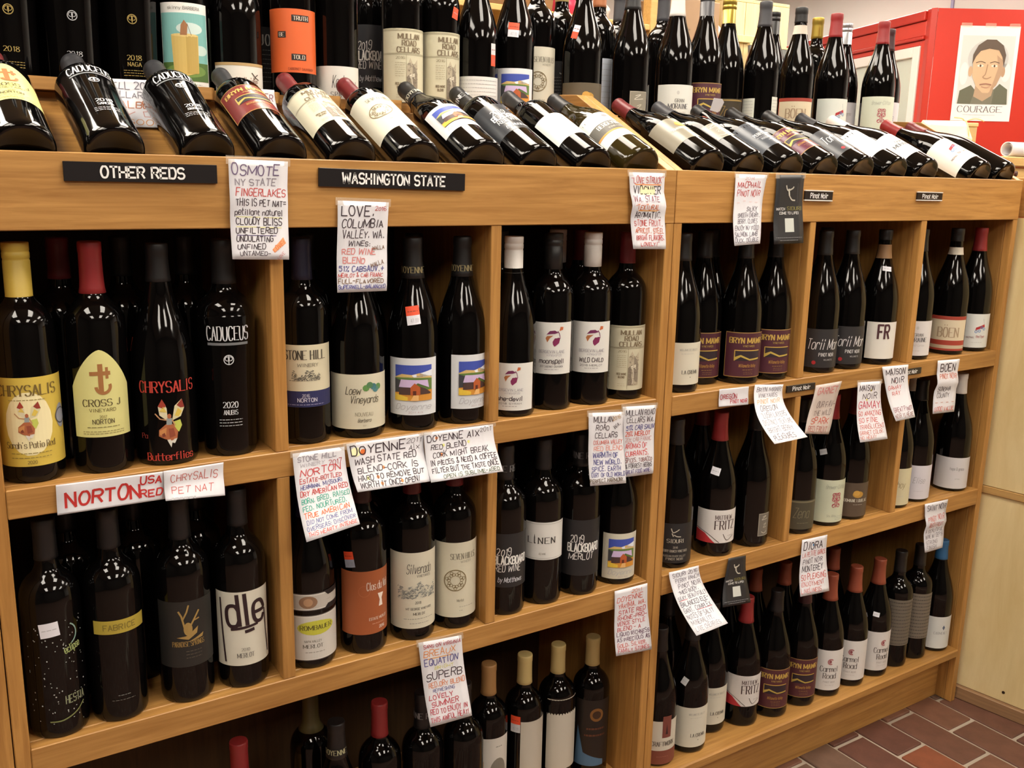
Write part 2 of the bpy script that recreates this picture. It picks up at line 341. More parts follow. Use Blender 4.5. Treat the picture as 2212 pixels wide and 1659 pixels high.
# plywood end of the counter to the right
ct = tag(empty('counter_end', (2.235, -0.3, 0)), 'pale plywood end panel of a counter right of the shelves', 'counter')
rz = R(8.5)
ct.rotation_euler = (0, 0, rz); ct.location = (2.214, 0.10, 0)
box('plywood_panel', (0, -0.9, 0.598), (0.018, 0, 1.275), PLYW, ct, 0.0008); box('plywood_panel', (0, -0.9, 0.036), (0.018, 0, 0.578), PLYW, ct, 0.0008)
box('batten', (-0.006, -0.9, 0.579), (0.018, 0, 0.597), wood('batten_wood', 'b08a52', 'c49d62', 'y'), ct, 0.001); box('skirting', (-0.012, -0.9, 0.0), (0.018, 0, 0.035), wood('skirting_wood', '8a6a4c', 'a17d5a', 'y'), ct, 0.002)
box('counter_rail', (0.0, -0.9, 1.276), (0.30, 0, 1.37), OAKY, ct, 0.002)
for yy, zz in ((-0.22, 0.588), (-0.205, 0.062)):
    me = lathe_mesh('screw', [(0.004, 0), (0.004, 0.0008)], 10); me.transform(Matrix.Rotation(R(-90), 4, 'Y')); o = obj('screw', me, mat('dark_screw', '3a2c20', 0.4, 0.6), ct); o.location = (-0.0065 if zz > 0.5 else -0.0002, yy, zz)

# ------------------------------------------------------------------ bottles
def prof(shape):
    if shape == 'bord': sh = [(0.0375, 0.184), (0.0368, 0.197), (0.0338, 0.209), (0.0272, 0.2195), (0.0203, 0.2265), (0.0160, 0.2335), (0.0143, 0.243), (0.0136, 0.258), (0.0132, 0.285)]; r = 0.0375; H = 0.300
    elif shape == 'cad': sh = [(0.0372, 0.10), (0.0396, 0.186), (0.0388, 0.200), (0.0345, 0.213), (0.0265, 0.2225), (0.0200, 0.2285), (0.0168, 0.236), (0.0158, 0.246), (0.0152, 0.26), (0.0150, 0.285)]; r = 0.0365; H = 0.300
    elif shape == 'rhone': sh = [(0.0395, 0.140), (0.0388, 0.157), (0.0355, 0.176), (0.0300, 0.195), (0.0238, 0.213), (0.0188, 0.230), (0.0156, 0.247), (0.0141, 0.265), (0.0134, 0.283)]; r = 0.0395; H = 0.298
    else: sh = [(0.0410, 0.130), (0.0402, 0.147), (0.0372, 0.166), (0.0318, 0.186), (0.0252, 0.206), (0.0197, 0.225), (0.0160, 0.243), (0.0142, 0.262), (0.0134, 0.281)]; r = 0.0410; H = 0.296
    p = [(0.002, 0.006), (r*0.5, 0.0045), (r*0.78, 0.0012), (r*0.86, 0.0), (r*0.95, 0.0015), (r*0.99, 0.006), (r, 0.012)]
    p += catmull([(r, 0.03)] + sh, 4)[1:] if shape == 'cad' else [(r, 0.06)] + catmull(sh, 4)
    k = sh[-1][0]; p += [(k, H-0.014), (k+0.0008, H-0.013), (k+0.0008, H-0.004), (k, H-0.0015), (0.009, H)]
    return p, H, r
PF = {s: prof(s) for s in ('bord', 'burg', 'cad', 'rhone')}
def rad(shape, z):
    p = PF[shape][0]; z = max(z, 0.013)
    for (r0, z0), (r1, z1) in zip(p[6:], p[7:]):
        if z0 <= z <= z1 and z1 > z0: return r0 + (r1-r0)*(z-z0)/(z1-z0)
    return p[-2][0]
GM = {}
def glass_me(shape, olive=False):
    k = (shape, olive)
    if k not in GM: GM[k] = lathe_mesh('glass', PF[shape][0], 40); GM[k].materials.append(OLIVE if olive else GLASS)
    return GM[k]
CAPM = {'red': ('8e2a2c', .38, 0), 'dkred': ('6b2226', .38, 0), 'maroon': ('3c1c20', .4, 0), 'black': ('1b1a1b', .42, 0), 'grey': ('3b3b40', .4, 0), 'charcoal': ('26262a', .5, 0), 'yellow': ('c8ad4a', .45, 0), 'cream': ('c9b479', .45, 0), 'tan': ('a98050', .45, 0), 'white': ('d8d4cf', .45, 0), 'gold': ('a8903f', .32, .7),
        'silver': ('b9bcc2', .3, .8), 'copper': ('b1714d', .4, .3), 'blue': ('2f6390', .4, 0), 'rust': ('8a4430', .42, 0), 'navy': ('1a1a30', .42, 0), 'olive': ('5b5230', .45, 0), 'cork': ('8c6a48', .6, 0), 'orange': ('d5642c', .45, 0)}
CM = {}
def cap_me(shape, col, ln, screw):
    k = (shape, col, ln, screw)
    if k not in CM:
        H = PF[shape][1]; z0 = H - ln; pr = [(rad(shape, z0)+0.0002, z0)]; n = 8
        if screw:
            pr += [(0.0157, z0+0.0006), (0.0157, H-0.022), (0.0152, H-0.0215), (0.0152, H-0.019), (0.0158, H-0.0185), (0.0158, H-0.012), (0.0153, H-0.0115), (0.0153, H-0.0095), (0.0158, H-0.009), (0.0158, H-0.0003), (0.0152, H+0.0008)]
        else:
            for i in range(n): z = z0 + (H-0.015-z0)*i/(n-1); pr.append((rad(shape, min(z, H-0.0145))+0.0008, z + 0.0004))
            k = rad(shape, H-0.0145); pr += [(k+0.0014, H-0.0128), (k+0.0014, H-0.0020), (k+0.0009, H-0.0003), (k-0.0004, H+0.0005)]
        c, ro, me_ = CAPM[col]
        CM[k] = lathe_mesh('capsule', pr, 32); CM[k].materials.append(mat('foil_' + col, c, ro, me_))
    return CM[k]
LABM = {}
def labm(c, rough=0.55): return mat('label_' + c, c, rough)
def bottle(name, label, loc, shape, cap, ln=0.055, screw=False, rot=(0, 0, 0), olive=False, group=None, labels=(), stick=(), capprint=None):
    """labels: (z0, z1, az, half, paper colour or None, design, args)"""
    t = tag(empty(name, loc, rot), label, 'bottle', group)
    obj('glass', glass_me(shape, olive), None, t)
    if cap:
        co = obj('capsule', cap_me(shape, cap, ln, screw), None, t)
        if capprint:
            p = Pr(); txt, z, sz, c = capprint; p.text(txt, 0, 0, sz, c, 'serif')
            rc = rad(shape, z)+0.0022; a0 = R(30)
            p.build('print', lambda X, Y, l: (rc*math.sin(X/rc-a0), -rc*math.cos(X/rc-a0), z+Y), co)
    for (z0, z1, az, half, pc, dz, args) in labels:
        sq = max(rad(shape, z0), rad(shape, z1)); zc = (z0+z1)/2; h = z1-z0; w_ = 2*R(half)*sq; a0 = R(az)
        def mp(X, Y, lay, sq=sq, zc=zc, a0=a0):
            rr = rad(shape, zc+Y) + 0.0003 + 0.00022*lay; return (rr*math.sin(X/sq-a0), -rr*math.cos(X/sq-a0), zc+Y)
        par = t
        if pc:
            n = 22; q = []; fs = []; zs = [-h/2 + h*i/4 for i in range(5)]; outline = args.get('arch')
            for j, yy in enumerate(zs):
                for i in range(n+1):
                    X = -w_/2 + w_*i/n; Y = yy
                    if outline: Y = -h/2 + (yy+h/2)/h*(h*(1-0.42*abs(2*X/w_)**1.6))
                    q.append(mp(X, Y, -0.6))
            for j in range(4):
                for i in range(n): fs.append((j*(n+1)+i, j*(n+1)+i+1, (j+1)*(n+1)+i+1, (j+1)*(n+1)+i))
            me = mesh('label', q, fs); par = obj('label', me, labm(pc, args.get('rough', 0.5)), t, True)
        if dz:
            p = Pr(); dz(p, w_, h, **{k: v for k, v in args.items() if k not in ('arch', 'rough')}); p.build('print', mp, par)
    for (az, z, wd, hh, c1, c2, tilt) in stick:
        def ms(X, Y, lay, a0=R(az), z=z, tl=R(tilt)):
            x2 = X*math.cos(tl)-Y*math.sin(tl); y2 = X*math.sin(tl)+Y*math.cos(tl); rr = rad(shape, z+y2)+0.0009+0.0002*lay; return (rr*math.sin(x2/rr-a0), -rr*math.cos(x2/rr-a0), z+y2)
        p = Pr()
        if c2: p.rect(-wd/2, 0, wd/2, hh/2, c1, 0); p.rect(-wd/2, -hh/2, wd/2, 0, c2, 0); p.greek(-wd*.38, wd*.38, hh*.22, 0.0012, '8a3a20', 1); p.text('$47.99', 0, -hh*.38, hh*.2, '77777d', 'thin', wd*.7, lay=1)
        else: p.rect(-wd/2, -hh/2, wd/2, hh/2, c1, 0); p.greek(-wd*.38, wd*.38, 0, 0.001, 'a7a7ad', 1)
        p.build('price_sticker', ms, t)
    return t

# ------------------------------------------------------------------ label designs (p: print, w,h: label size)
def frame(p, w, h, c, m=0.002, t=0.0007):
    for a, b in (((-w/2+m, -h/2+m), (w/2-m, -h/2+m)), ((-w/2+m, h/2-m), (w/2-m, h/2-m)), ((-w/2+m, -h/2+m), (-w/2+m, h/2-m)), ((w/2-m, -h/2+m), (w/2-m, h/2-m))): p.line([a, b], t, c, 1)
def greeks(p, x0, x1, ys, c, h=0.0009):
    for y in ys: p.greek(x0, x1, y, h, c)
def fairy(p, x, y, s):
    W = lambda q: [(x+a*s, y+b*s) for a, b in q]
    for pts, c, l in (([(-.06, .1), (-.36, .35), (-.40, .7), (-.24, 1.0), (-.08, .62)], 'd8d0b0', 1), ([(-.40, .7), (-.24, 1.0), (-.10, .72), (-.22, .62)], '9c3a2a', 2), ([(-.36, .5), (-.2, .7), (-.08, .45)], 'd8c060', 2),
        ([(.1, .12), (.22, .7), (.52, .95), (.62, .6), (.45, .25)], 'd0c8a0', 1), ([(.3, .72), (.52, .95), (.62, .6), (.45, .6)], '8c3226', 2), ([(.2, .3), (.34, .6), (.5, .45), (.36, .25)], 'd2b850', 2), ([(.12, .06), (.42, .12), (.48, -.12), (.34, -.38), (.2, -.2)], 'b8c058', 1),
        ([(-.10, .22), (.10, .22), (.08, -.05), (-.12, -.05)], '8f9a9a', 3), ([(-.14, -.02), (.12, -.02), (.30, -.35), (.26, -.62), (.05, -.7), (-.2, -.62), (-.42, -.5), (-.40, -.25)], 'a8623e', 3), ([(-.38, -.28), (-.12, -.15), (-.16, -.5), (-.38, -.45)], 'c88a52', 4), ([(-.05, -.2), (.14, -.2), (.2, -.52), (-.02, -.58)], '8c4630', 4), ([(-.3, -.42), (-.2, -.36), (-.16, -.5), (-.28, -.54)], '7a3a2a', 5),
        ([(-.12, -.66), (.26, -.62), (.16, -.82), (.06, -.78), (.02, -.98), (-.06, -.8)], 'd2cec2', 3)): p.poly(W(pts), c, l)
    p.ell(x, y+.30*s, .075*s, .10*s, 'a8603e', 4); p.line(W([(-.1, .15), (-.34, .2), (-.52, .42)]), .05*s, 'b98a62', 4); p.line(W([(.1, .15), (.2, -.1)]), .05*s, 'b98a62', 4)
def hatch(p, top, x0, x1, y0, n, cols, seed=1, l=.0035, wd=.0009, lay=1):
    """engraved landscape: random short pen strokes between y0 and the skyline top(x)"""
    rg = random.Random(seed)
    for _ in range(n):
        X = rg.uniform(x0, x1); Y = rg.uniform(y0, max(top(X), y0+1e-4)); a = rg.uniform(-.5, .9); q = rg.uniform(.4, 1)*l
        p.stroke([(X-q/2*math.cos(a), Y-q/2*math.sin(a)), (X+q/2*math.cos(a), Y+q/2*math.sin(a))], wd, rg.choice(cols), lay)
def d_chry(p, w, h, dark=False):
    c = 'b53a30' if dark else '6d5a2a'
    if dark: p.text('CHRYSALIS', 0, h*.36, h*.13, c, 'serif', .075); fairy(p, .0, -h*.02, h*.3); p.text('Butterflies', 0, -h*.47, h*.09, c, 'serif', .062); p.text('Pa', -.034, -h*.2, h*.06, '7a2a24', 'serif')
    else:
        p.ell(0, -h*.02, w*.26, h*.36, 'e6dcae', 0); p.text('CHRYSALIS', 0, h*.30, h*.115, c, 'serif', .072); p.greek(-.022, .022, h*.25, .001, '9a8a50'); fairy(p, -.002, h*.01, h*.23)
        p.text("Sarah's Patio Red", 0, -h*.29, h*.07, '5b4a28', 'serif', .058); greeks(p, -.024, .024, (-h*.35, -h*.40), '8a7a40'); p.text('2020', 0, -h*.47, h*.035, '7a6a38', 'sans'); p.ell(w*.40, h*.02, .009, .016, '8f93a0', 1); p.ring(w*.40, h*.02, .010, .0015, '40424c')
def d_cross(p, w, h):
    p.rect(-.003, h*.0, .003, h*.34, '9c6a3c', 1); p.rect(-.013, h*.21, .012, h*.255, '9c6a3c', 1); p.rect(.006, h*.17, .0095, h*.30, '9c6a3c', 1); p.ring(.0025, h*.08, .0085, .004, '9c6a3c', 1, -180, 20)
    p.text('CROSS J', 0, -h*.14, h*.075, '5a5030', 'serif', .047); p.text('VINEYARD', 0, -h*.205, h*.035, '6d6338', 'sans', .032); p.text('2017', 0, -h*.28, h*.03, '8a7f50', 'sans'); p.text('NORTON', 0, -h*.345, h*.05, '5a5234', 'sans', .026)
    greeks(p, -.02, .02, (-h*.385,), '7a7044'); greeks(p, -.026, .026, (-h*.435, -h*.46), '8a8050')
def d_cad(p, w, h, c='c9ccd0', year='2020', low=('ANUBIS',), big=True, c2=None):
    if big: p.text('CADUCEUS', 0, h*.36, h*.13, c, 'serif', .058); p.rect(-.029, h*.31, .029, h*.335, '6f7276', 1)
    q = c2 or c; p.ring(0, h*.17, .0065, .0012, q); p.line([(0, h*.13), (0, h*.21)], .0012, q); p.ring(-.002, h*.18, .0028, .0009, q); p.ring(.002, h*.18, .0028, .0009, q)
    p.text(year, 0, -h*.30, h*.055, q, 'serif', .021)
    for i, s in enumerate(low): p.text(s, 0, -h*(.37+.06*i), h*.045, q, 'serif', .020)
    greeks(p, -.017, .017, (-h*.42, -h*.45, -h*.48), q, .0008)
def d_stone(p, w, h):
    p.rect(-w/2, -h/2, w/2, -h*.24, '262a58', 0); p.text('STONE HILL', 0, h*.27, h*.14, '3a352c', 'serif', .062); p.text('WINERY', .004, h*.155, h*.05, '7d7666', 'sans', .030)
    hatch(p, lambda X: h*(.02+.05*math.sin(X*260)+.03*math.sin(X*700)) + (.003 if X > -.006 else 0), -.02, .022, -h*.06, 150, ('4c4a44', '5f5c52', '77736a'), 2)
    p.greek(-.024, .022, -h*.07, .0008, '6f6b60'); p.text('2016', 0, -h*.335, h*.045, 'b9b6c8', 'sans'); p.text('NORTON', .002, -h*.415, h*.06, 'cfcede', 'sans', .028); p.greek(-.028, .028, -h*.46, .0011, '8d8cb0')
def d_loew(p, w, h):
    p.text('Loew', -.014, h*.14, h*.14, '4a4638', 'script', .022, wt=.13); p.text('Vineyards', .004, -h*.02, h*.13, '4a4638', 'script', .044, wt=.13)
    for a, b, c in ((.006, .25, '5d8a4a'), (.012, .30, '4f7a52'), (.018, .27, '3f6f78'), (.022, .22, '4b7f86'), (.027, .26, '5e8a50')): p.ell(a, h*b, .0055, h*.06, c, 1, 9)
    p.text('NOUVEAU', .003, -h*.26, h*.065, '8a8470', 'sans', .027, wt=.1); p.text('Barbera', .003, -h*.37, h*.06, '5a5444', 'script', .02, wt=.14); p.text('2021', .003, -h*.45, h*.025, '9a9482', 'sans')
def d_doy(p, w, h, script='Doyenne', sub='2011 AIX', s=1.0):
    x0, x1, y0, y1 = -w*.34, w*.36, -h*.24, h*.38; W = x1-x0; H = y1-y0; P = lambda q: [(x0+a*W, y0+b*H) for a, b in q]
    p.rect(x0, y0, x1, y1, '3c4fa8', 1); p.poly(P([(.45, .72), (1, .86), (1, .68), (.5, .66)]), 'dfe6f0', 2)
    p.poly(P([(0, .66), (.2, .75), (.45, .73), (.65, .78), (1, .66), (1, .6), (0, .58)]), 'cdb070', 2); p.poly(P([(0, .64), (.35, .66), (.8, .64), (1, .62), (1, 0), (0, 0)]), '5d7a3c', 3)
    p.poly(P([(0, .62), (.25, .55), (.35, 0), (0, 0)]), '3a3c42', 4); p.poly(P([(0, .22), (.4, .26), (1, .30), (1, 0), (0, 0)]), 'c98a34', 5); p.poly(P([(0, .2), (.35, .1), (.35, 0), (0, 0)]), 'd9b840', 6)
    p.poly(P([(.12, .34), (.55, .44), (.8, .34), (.95, .22), (.95, .18), (.12, .16)]), '4a3430', 6); p.poly(P([(.12, .38), (.18, .60), (.86, .58), (.9, .36), (.6, .5), (.45, .38)]), 'c5b0d6', 7)
    p.poly(P([(.42, .16), (.42, .38), (.52, .50), (.66, .38), (.66, .16)]), 'b0582c', 8); p.rect(x0+.48*W, y0+.16*H, x0+.56*W, y0+.28*H, '5a2a1c', 9); p.poly(P([(.42, .0), (.5, .16), (.62, .16), (.62, .0)]), 'e0b070', 9)
    p.text(script, 0, -h*.40, h*.10, 'a9a9ae', 'script', w*.66); p.text(sub, .004, -h*.465, h*.028, 'b09a9a', 'sans', w*.26)
def bird(p, x, y, s):
    W = lambda q: [(x+a*s, y+b*s) for a, b in q]
    p.poly(W([(-.5, .35), (-.25, .62), (.1, .66), (.38, .5), (.1, .42), (-.2, .4)]), '6a2450', 1); p.poly(W([(-.55, .1), (-.45, .25), (.0, .3), (-.25, .1), (-.42, -.2)]), 'a5673c', 1)
    p.poly(W([(-.05, -.15), (.1, .1), (.5, .12), (.42, -.25), (.1, -.5), (-.02, -.35)]), '7a2250', 1); p.poly(W([(.42, .62), (.7, .7), (.72, .9), (.5, .92)]), 'b9643c', 1)
    p.line(W([(.3, .62), (.42, .45), (.5, .1), (.3, .12)]), .05*s, '6a2450', 2)
def d_berg(p, w, h, word='moonspell', sub='2017 CABERNET SAUVIGNON', st='bold'):
    bird(p, .002, h*.17, h*.27); p.text('BERGEVIN LANE', 0, -h*.09, h*.055, '9b98a0', 'thin', .045, wt=.13); p.text('vineyards', .004, -h*.15, h*.05, 'a5a2aa', 'script', .026)
    p.text(word, 0, -h*.29, h*.09, '3a3236', 'hand', .043, wt=.16); p.text(sub, 0, -h*.37, h*.035, '6d686c', 'sans', .040); p.greek(-.012, .012, -h*.41, .0008, '8d888c')
def d_mull(p, w, h):
    for y in (.485, .47, .165, .15): p.line([(-w/2+.001, h*y), (w/2-.001, h*y)], .0006, '8d846a', 1)
    for s, y, f in (('MULLAN', .36, .040), ('ROAD', .27, .026), ('CELLARS', .18, .044)): p.text(s, .004, h*y, h*.07, '75664f', 'serif', f, wt=.24)
    xm = -w*.02; p.line([(xm, h*.15), (xm, -h*.48)], .0006, '8d846a', 1); p.text('2016', -w*.13, h*.09, h*.035, '857a60', 'serif', .015); greeks(p, -w*.22, -w*.05, [h*y for y in (.04, .01, -.02, -.05, -.08, -.11, -.14)], 'a49a80', .0007)
    p.text('RED WINE', -w*.13, -h*.26, h*.03, '75664f', 'bold', .017); p.text('BLEND', -w*.13, -h*.31, h*.03, '75664f', 'bold', .011); greeks(p, -w*.2, -w*.06, [-h*.40, -h*.43], 'a49a80', .0007)
    x0 = xm+.001; x1 = x0+.021; P = lambda q: [(x0+a*(x1-x0), -h*.42+b*h*.54) for a, b in q]
    p.poly(P([(0, 0), (0, .75), (.3, .98), (.6, .8), (1, .95), (1, 0)]), 'b3a891', 1); hatch(p, lambda X: h*.04, x0+.001, x1-.001, -h*.41, 110, ('6d6355', '857a6a', '958a79'), 4, .0035, .0008, 4); p.poly(P([(0, 0), (0, .5), (.35, .6), (.3, .25), (.5, 0)]), '7d7263', 2); p.poly(P([(.45, .3), (.55, .85), (.8, .7), (1, .6), (1, .05), (.7, .1)]), '8d8272', 2); p.poly(P([(.2, .55), (.7, .6), (.75, .45), (.55, .5), (.3, .45)]), 'cfc7b3', 3); p.line(P([(.4, .02), (.5, .3), (.42, .5)]), .0012, 'd9d2bf', 4)
def d_lac(p, w, h): p.text('WILLAMETTE VALLEY', .006, h*.31, h*.05, 'a3a39c', 'serif', .038); p.greek(-.01, .016, h*.24, .0008, 'b5b5ae'); p.text('LA CREMA', .010, -h*.24, h*.085, '4b4a46', 'serif', .034); p.poly([(.009, -h*.31), (.0115, -h*.31), (.0102, -h*.335)], '4b4a46', 2)
def d_bryn(p, w, h):
    frame(p, w, h, 'b08f4c', .001, .0012); p.text('BRYN MAWR', .0, h*.26, h*.12, 'c0a050', 'serif', w*.78, wt=.22); p.text('VINEYARDS', .004, h*.18, h*.04, 'a98f4c', 'sans', .024)
    x0, x1, y0, y1 = -w*.26, w*.34, -h*.13, h*.10; p.line([(x1, y1), (x0, y1), (x0, y0)], .0018, 'c3a24c', 2); p.rect(x0, y0, x1, y1, '2c2028', 1)
    p.poly([(x0, y0), (x0, y0+.007), (x0+.012, y0+.012), (x0+.03, y0+.004), (x1, y0+.006), (x1, y0+.003), (x0+.03, y0+.001), (x0+.012, y0+.008)], 'b9a04a', 2)
    p.text('Willamette Valley', .004, -h*.27, h*.07, 'b78a42', 'script', .036, wt=.15); p.greek(-.006, .016, -h*.33, .001, '9a7a42'); greeks(p, -.004, .016, (-h*.38, -h*.42), '8a6a42', .0008)
def d_torii(p, w, h): p.text('Torii Mor', .0, -h*.02, h*.26, 'dcdcdc', 'script', w*.72, wt=.11); p.text('PINOT NOIR', .008, -h*.20, h*.085, 'cfcfcf', 'sans', .034); p.text('WILLAMETTE', .012, -h*.31, h*.04, 'a9a9a9', 'sans', .020); p.ell(-.018, -h*.37, .0042, .0042, 'a8262e', 1)
def d_fr(p, w, h): p.text('FR', -.002, h*.06, h*.36, '4a2a30', 'bold', .024)
def d_words(p, w, h, lines=()):
    for s, x, y, sz, c, st, f in lines: p.text(s, x, h*y, h*sz, c, st, f)
def d_boen(p, w, h): p.rect(-w/2, h*.40, w/2, h*.5, '9c3a2c', 1); p.rect(-w/2, -h*.34, w/2, -h*.2, '9c3a2c', 1); p.rect(-w/2, -h*.5, w/2, -h*.44, '9c3a2c', 1); p.rect(-w/2, -h*.44, w/2, -h*.34, 'b5a68e', 1); p.text('BÖEN'.replace('Ö', 'O'), 0, -h*.10, h*.27, 'a08a70', 'serif', .046); p.ell(-.009, h*.245, .0012, .0012, 'a08a70', 2); p.ell(-.004, h*.245, .0012, .0012, 'a08a70', 2); p.rect(-w/2, -h*.5, -w/2+.002, h*.5, '9c3a2c', 1)
def d_fly(p, w, h): p.poly([(-.004, h*.02), (-.003, h*.10), (.018, h*.20), (.020, h*.12)], 'a82c30', 1); [p.ring(x, h*y, .0028, .0013, '4a80b8') for x, y in ((-.002, -.02), (.006, .0), (.018, .06), (.011, .1))]; p.line([(.017, h*.2), (.014, h*.36)], .0007, '8aa0a0'); p.text('the Flyer', .010, -h*.20, h*.075, 'a03a40', 'sans', .022); p.text('MACPHAIL', -.014, -h*.22, h*.05, '7a5a58', 'sans', .018); p.greek(-.014, .016, -h*.34, .0008, 'a8a8a8')
def d_eclipse(p, w, h):
    rg = random.Random(5)
    for _ in range(90): p.ell(rg.uniform(-.04, .036), rg.uniform(-h*.42, h*.45), rg.uniform(.0005, .0011), rg.uniform(.0005, .0012), 'a8aca8', 1, 6)
    p.ring(.010, h*.33, .016, .0018, '7f9a90', 2, -60, 60); p.text('eclipse', .020, h*.19, h*.06, '93a066', 'bold', .022, rot=12); p.text('HESTIA', .018, -h*.24, h*.065, '7f8468', 'heavy', .026); p.line([(-.016, -h*.37), (0, -h*.37), (.018, -h*.33), (.03, -h*.27)], .002, '6f7448', 2, True)
def d_band(p, w, h): p.rect(-w*.36, h*.33, w*.45, h*.47, 'a8953a', 1); p.text('FABRICE', .002, h*.37, h*.055, '74662a', 'sans', .042); p.greek(-.006, .010, -h*.33, .0012, '6a6a66'); p.greek(-.014, .016, -h*.38, .0012, '57534e')
def d_para(p, w, h):
    c = '9c7f48'; p.line([(-.004, h*.08), (-.008, h*.28), (-.012, h*.36)], .0025, c); p.line([(-.007, h*.22), (-.001, h*.34), (.002, h*.44)], .0022, c); p.line([(.002, h*.1), (.010, h*.24), (.016, h*.34)], .0025, c); p.line([(.008, h*.2), (.016, h*.22)], .002, c); p.ell(.0, h*.08, .006, h*.1, c, 2)
    p.poly([(-.016, -h*.04), (-.002, -h*.02), (.014, h*.10), (.012, -.0), (.0, -h*.08)], c, 2); p.poly([(-.002, -h*.12), (.022, -h*.02), (.02, -h*.08)], c, 2); p.text('PARADISE SPRINGS', 0, -h*.18, h*.075, c, 'serif', .044); greeks(p, -.004, .018, (-h*.26, -h*.31, -h*.36), '5c5448')
def d_drip(p, w, h):
    c = '2a181c'; p.text('dle', .004, h*.06, h*.40, c, 'heavy', .056, rot=4, wt=.17); p.line([(-.036, h*.42), (-.034, -.0), (-.030, -h*.45)], .003, c, 2, True); p.line([(.034, h*.2), (.036, -h*.1), (.040, -h*.42)], .0025, c, 2, True); p.line([(-.02, h*.0), (.02, h*.04)], .004, c); p.line([(.0, -h*.04), (.014, -h*.02)], .005, c)
    p.text('2010', 0, -h*.30, h*.04, '8a8880', 'serif'); p.text('MERLOT', 0, -h*.39, h*.06, '6d6a64', 'serif', .024)
def d_romb(p, w, h):
    for (y0, y1, n) in ((.22, .46, 1), (-.48, .16, 0)):
        p.rect(-w/2, h*y0, w/2, h*y1, '3a3230', 0); p.rect(-w/2, h*(y0+.012), w/2, h*(y1-.012), 'cfcdc6', 1); p.rect(-w/2, h*(y0+.03), w/2, h*(y1-.03), 'b5b0a8' if n else 'c4c1ba', 2)
    p.poly([(.012, h*.47), (.02, h*.40), (.06, h*.40), (.06, h*.48)], '161214', 3); p.poly([(.012, h*.21), (.02, h*.28), (.06, h*.28), (.06, h*.2)], '161214', 3)
    p.ell(-.012, h*.34, .014, h*.085, '8a6a52', 3); p.ell(-.012, h*.34, .007, h*.055, 'b08a6a', 4); p.greek(.012, .026, h*.34, .001, '9a958c')
    p.ell(.0, -h*.02, .030, h*.10, 'b9b840', 3); p.text('ROMBAUER', .0, -h*.045, h*.06, '4a4420', 'serif', .050, lay=4); p.text('NAPA VALLEY', -.006, -h*.22, h*.03, '7a766c', 'sans', .026, lay=3); p.text('MERLOT', -.006, -h*.30, h*.05, '5a564c', 'serif', .030, lay=3); p.greek(-.018, .012, -h*.36, .001, '8a867c', 3)
def d_clos(p, w, h): p.text('Clos du Val', .012, h*.20, h*.12, 'e6d8cc', 'serif', .040, wt=.17); p.poly([(.012, -h*.08), (.020, -h*.08), (.018, h*.04), (.022, h*.12), (.010, h*.13), (.014, h*.02)], 'e3d6cc', 2); p.ring(-.012, h*.19, .009, .0006, 'b06848'); p.text('ESTATE MERLOT', .012, -h*.28, h*.04, 'e0cfc0', 'sans', .034); p.greek(.0, .024, -h*.34, .0009, 'd0a088'); p.text('2016', .018, -h*.43, h*.04, 'f0e4da', 'sans', .011)
def d_silv(p, w, h):
    p.text('Silverado', .004, h*.23, h*.12, '4c4a46', 'script', .042, wt=.11); p.text('VINEYARDS', .012, h*.18, h*.03, '8a8880', 'sans', .024)
    hatch(p, lambda X: h*(.06+.035*math.sin(X*150+1)+.02*math.sin(X*420)), -.032, .036, -h*.10, 300, ('6d706c', '7a7c78', '94968f', 'a5a79f'), 3, .005, .0012)
    p.text('2018', .002, -h*.17, h*.03, '6a6862', 'sans'); p.text('MT GEORGE VINEYARD', .004, -h*.25, h*.028, '6a6862', 'sans', .044); p.text('MERLOT', .004, -h*.32, h*.032, '5a5852', 'serif', .020); greeks(p, -.022, .03, (-h*.37,), '8d8b85'); greeks(p, -.012, .022, (-h*.43,), '8d8b85')
def d_seven(p, w, h):
    p.text('SEVEN HILLS', .008, h*.28, h*.075, '7d7a6c', 'serif', .046); p.text('WINERY', .012, h*.23, h*.03, 'a5a294', 'sans', .020); cx = -.007; cy = h*.0; r = .0185; c = '7a6a48'
    p.ring(cx, cy, r, .0016, c)
    for k in range(7):
        a = R(360*k/7+13); q = (cx+.0118*math.cos(a), cy+.0118*math.sin(a))
        for j in range(3): b = a + R(120*j); p.ring(q[0]+.0024*math.cos(b), q[1]+.0024*math.sin(b), .0026, .0008, c, 3)
    p.text('Merlot', .002, -h*.29, h*.035, '7d7a6c', 'serif', .012); p.greek(.0, .028, -h*.36, .0009, '9a978a'); p.greek(.0, .006, -h*.41, .0009, '9a978a')
def d_board(p, w, h, word='RED WINE', by=True):
    p.text('2019', -.008, h*.10, h*.13, 'dcdcd8', 'hand', .024, wt=.13); p.text('BLACKBOARD', .006, -h*.06, h*.14, 'e4e4e0', 'bold', .062); p.text(word, .0, -h*.20, h*.12, 'dcdcd8', 'hand', .046, wt=.12)
    if by: p.text('by Matthews', .004, -h*.40, h*.09, 'cfd4dc', 'script', .044, wt=.13)
def d_linen(p, w, h): frame(p, w, h, '9a9890', .003, .0006); p.text('L.NEN', .0, -h*.06, h*.16, '3a3836', 'serif', .050, gap=2.4); p.poly([(-.0135, -h*.06), (-.0115, -h*.06), (-.0115, h*.1), (-.0125, h*.2), (-.0135, h*.1)], '3a3836', 2); p.text('RED WINE', .002, -h*.36, h*.05, '8a8880', 'sans', .012)
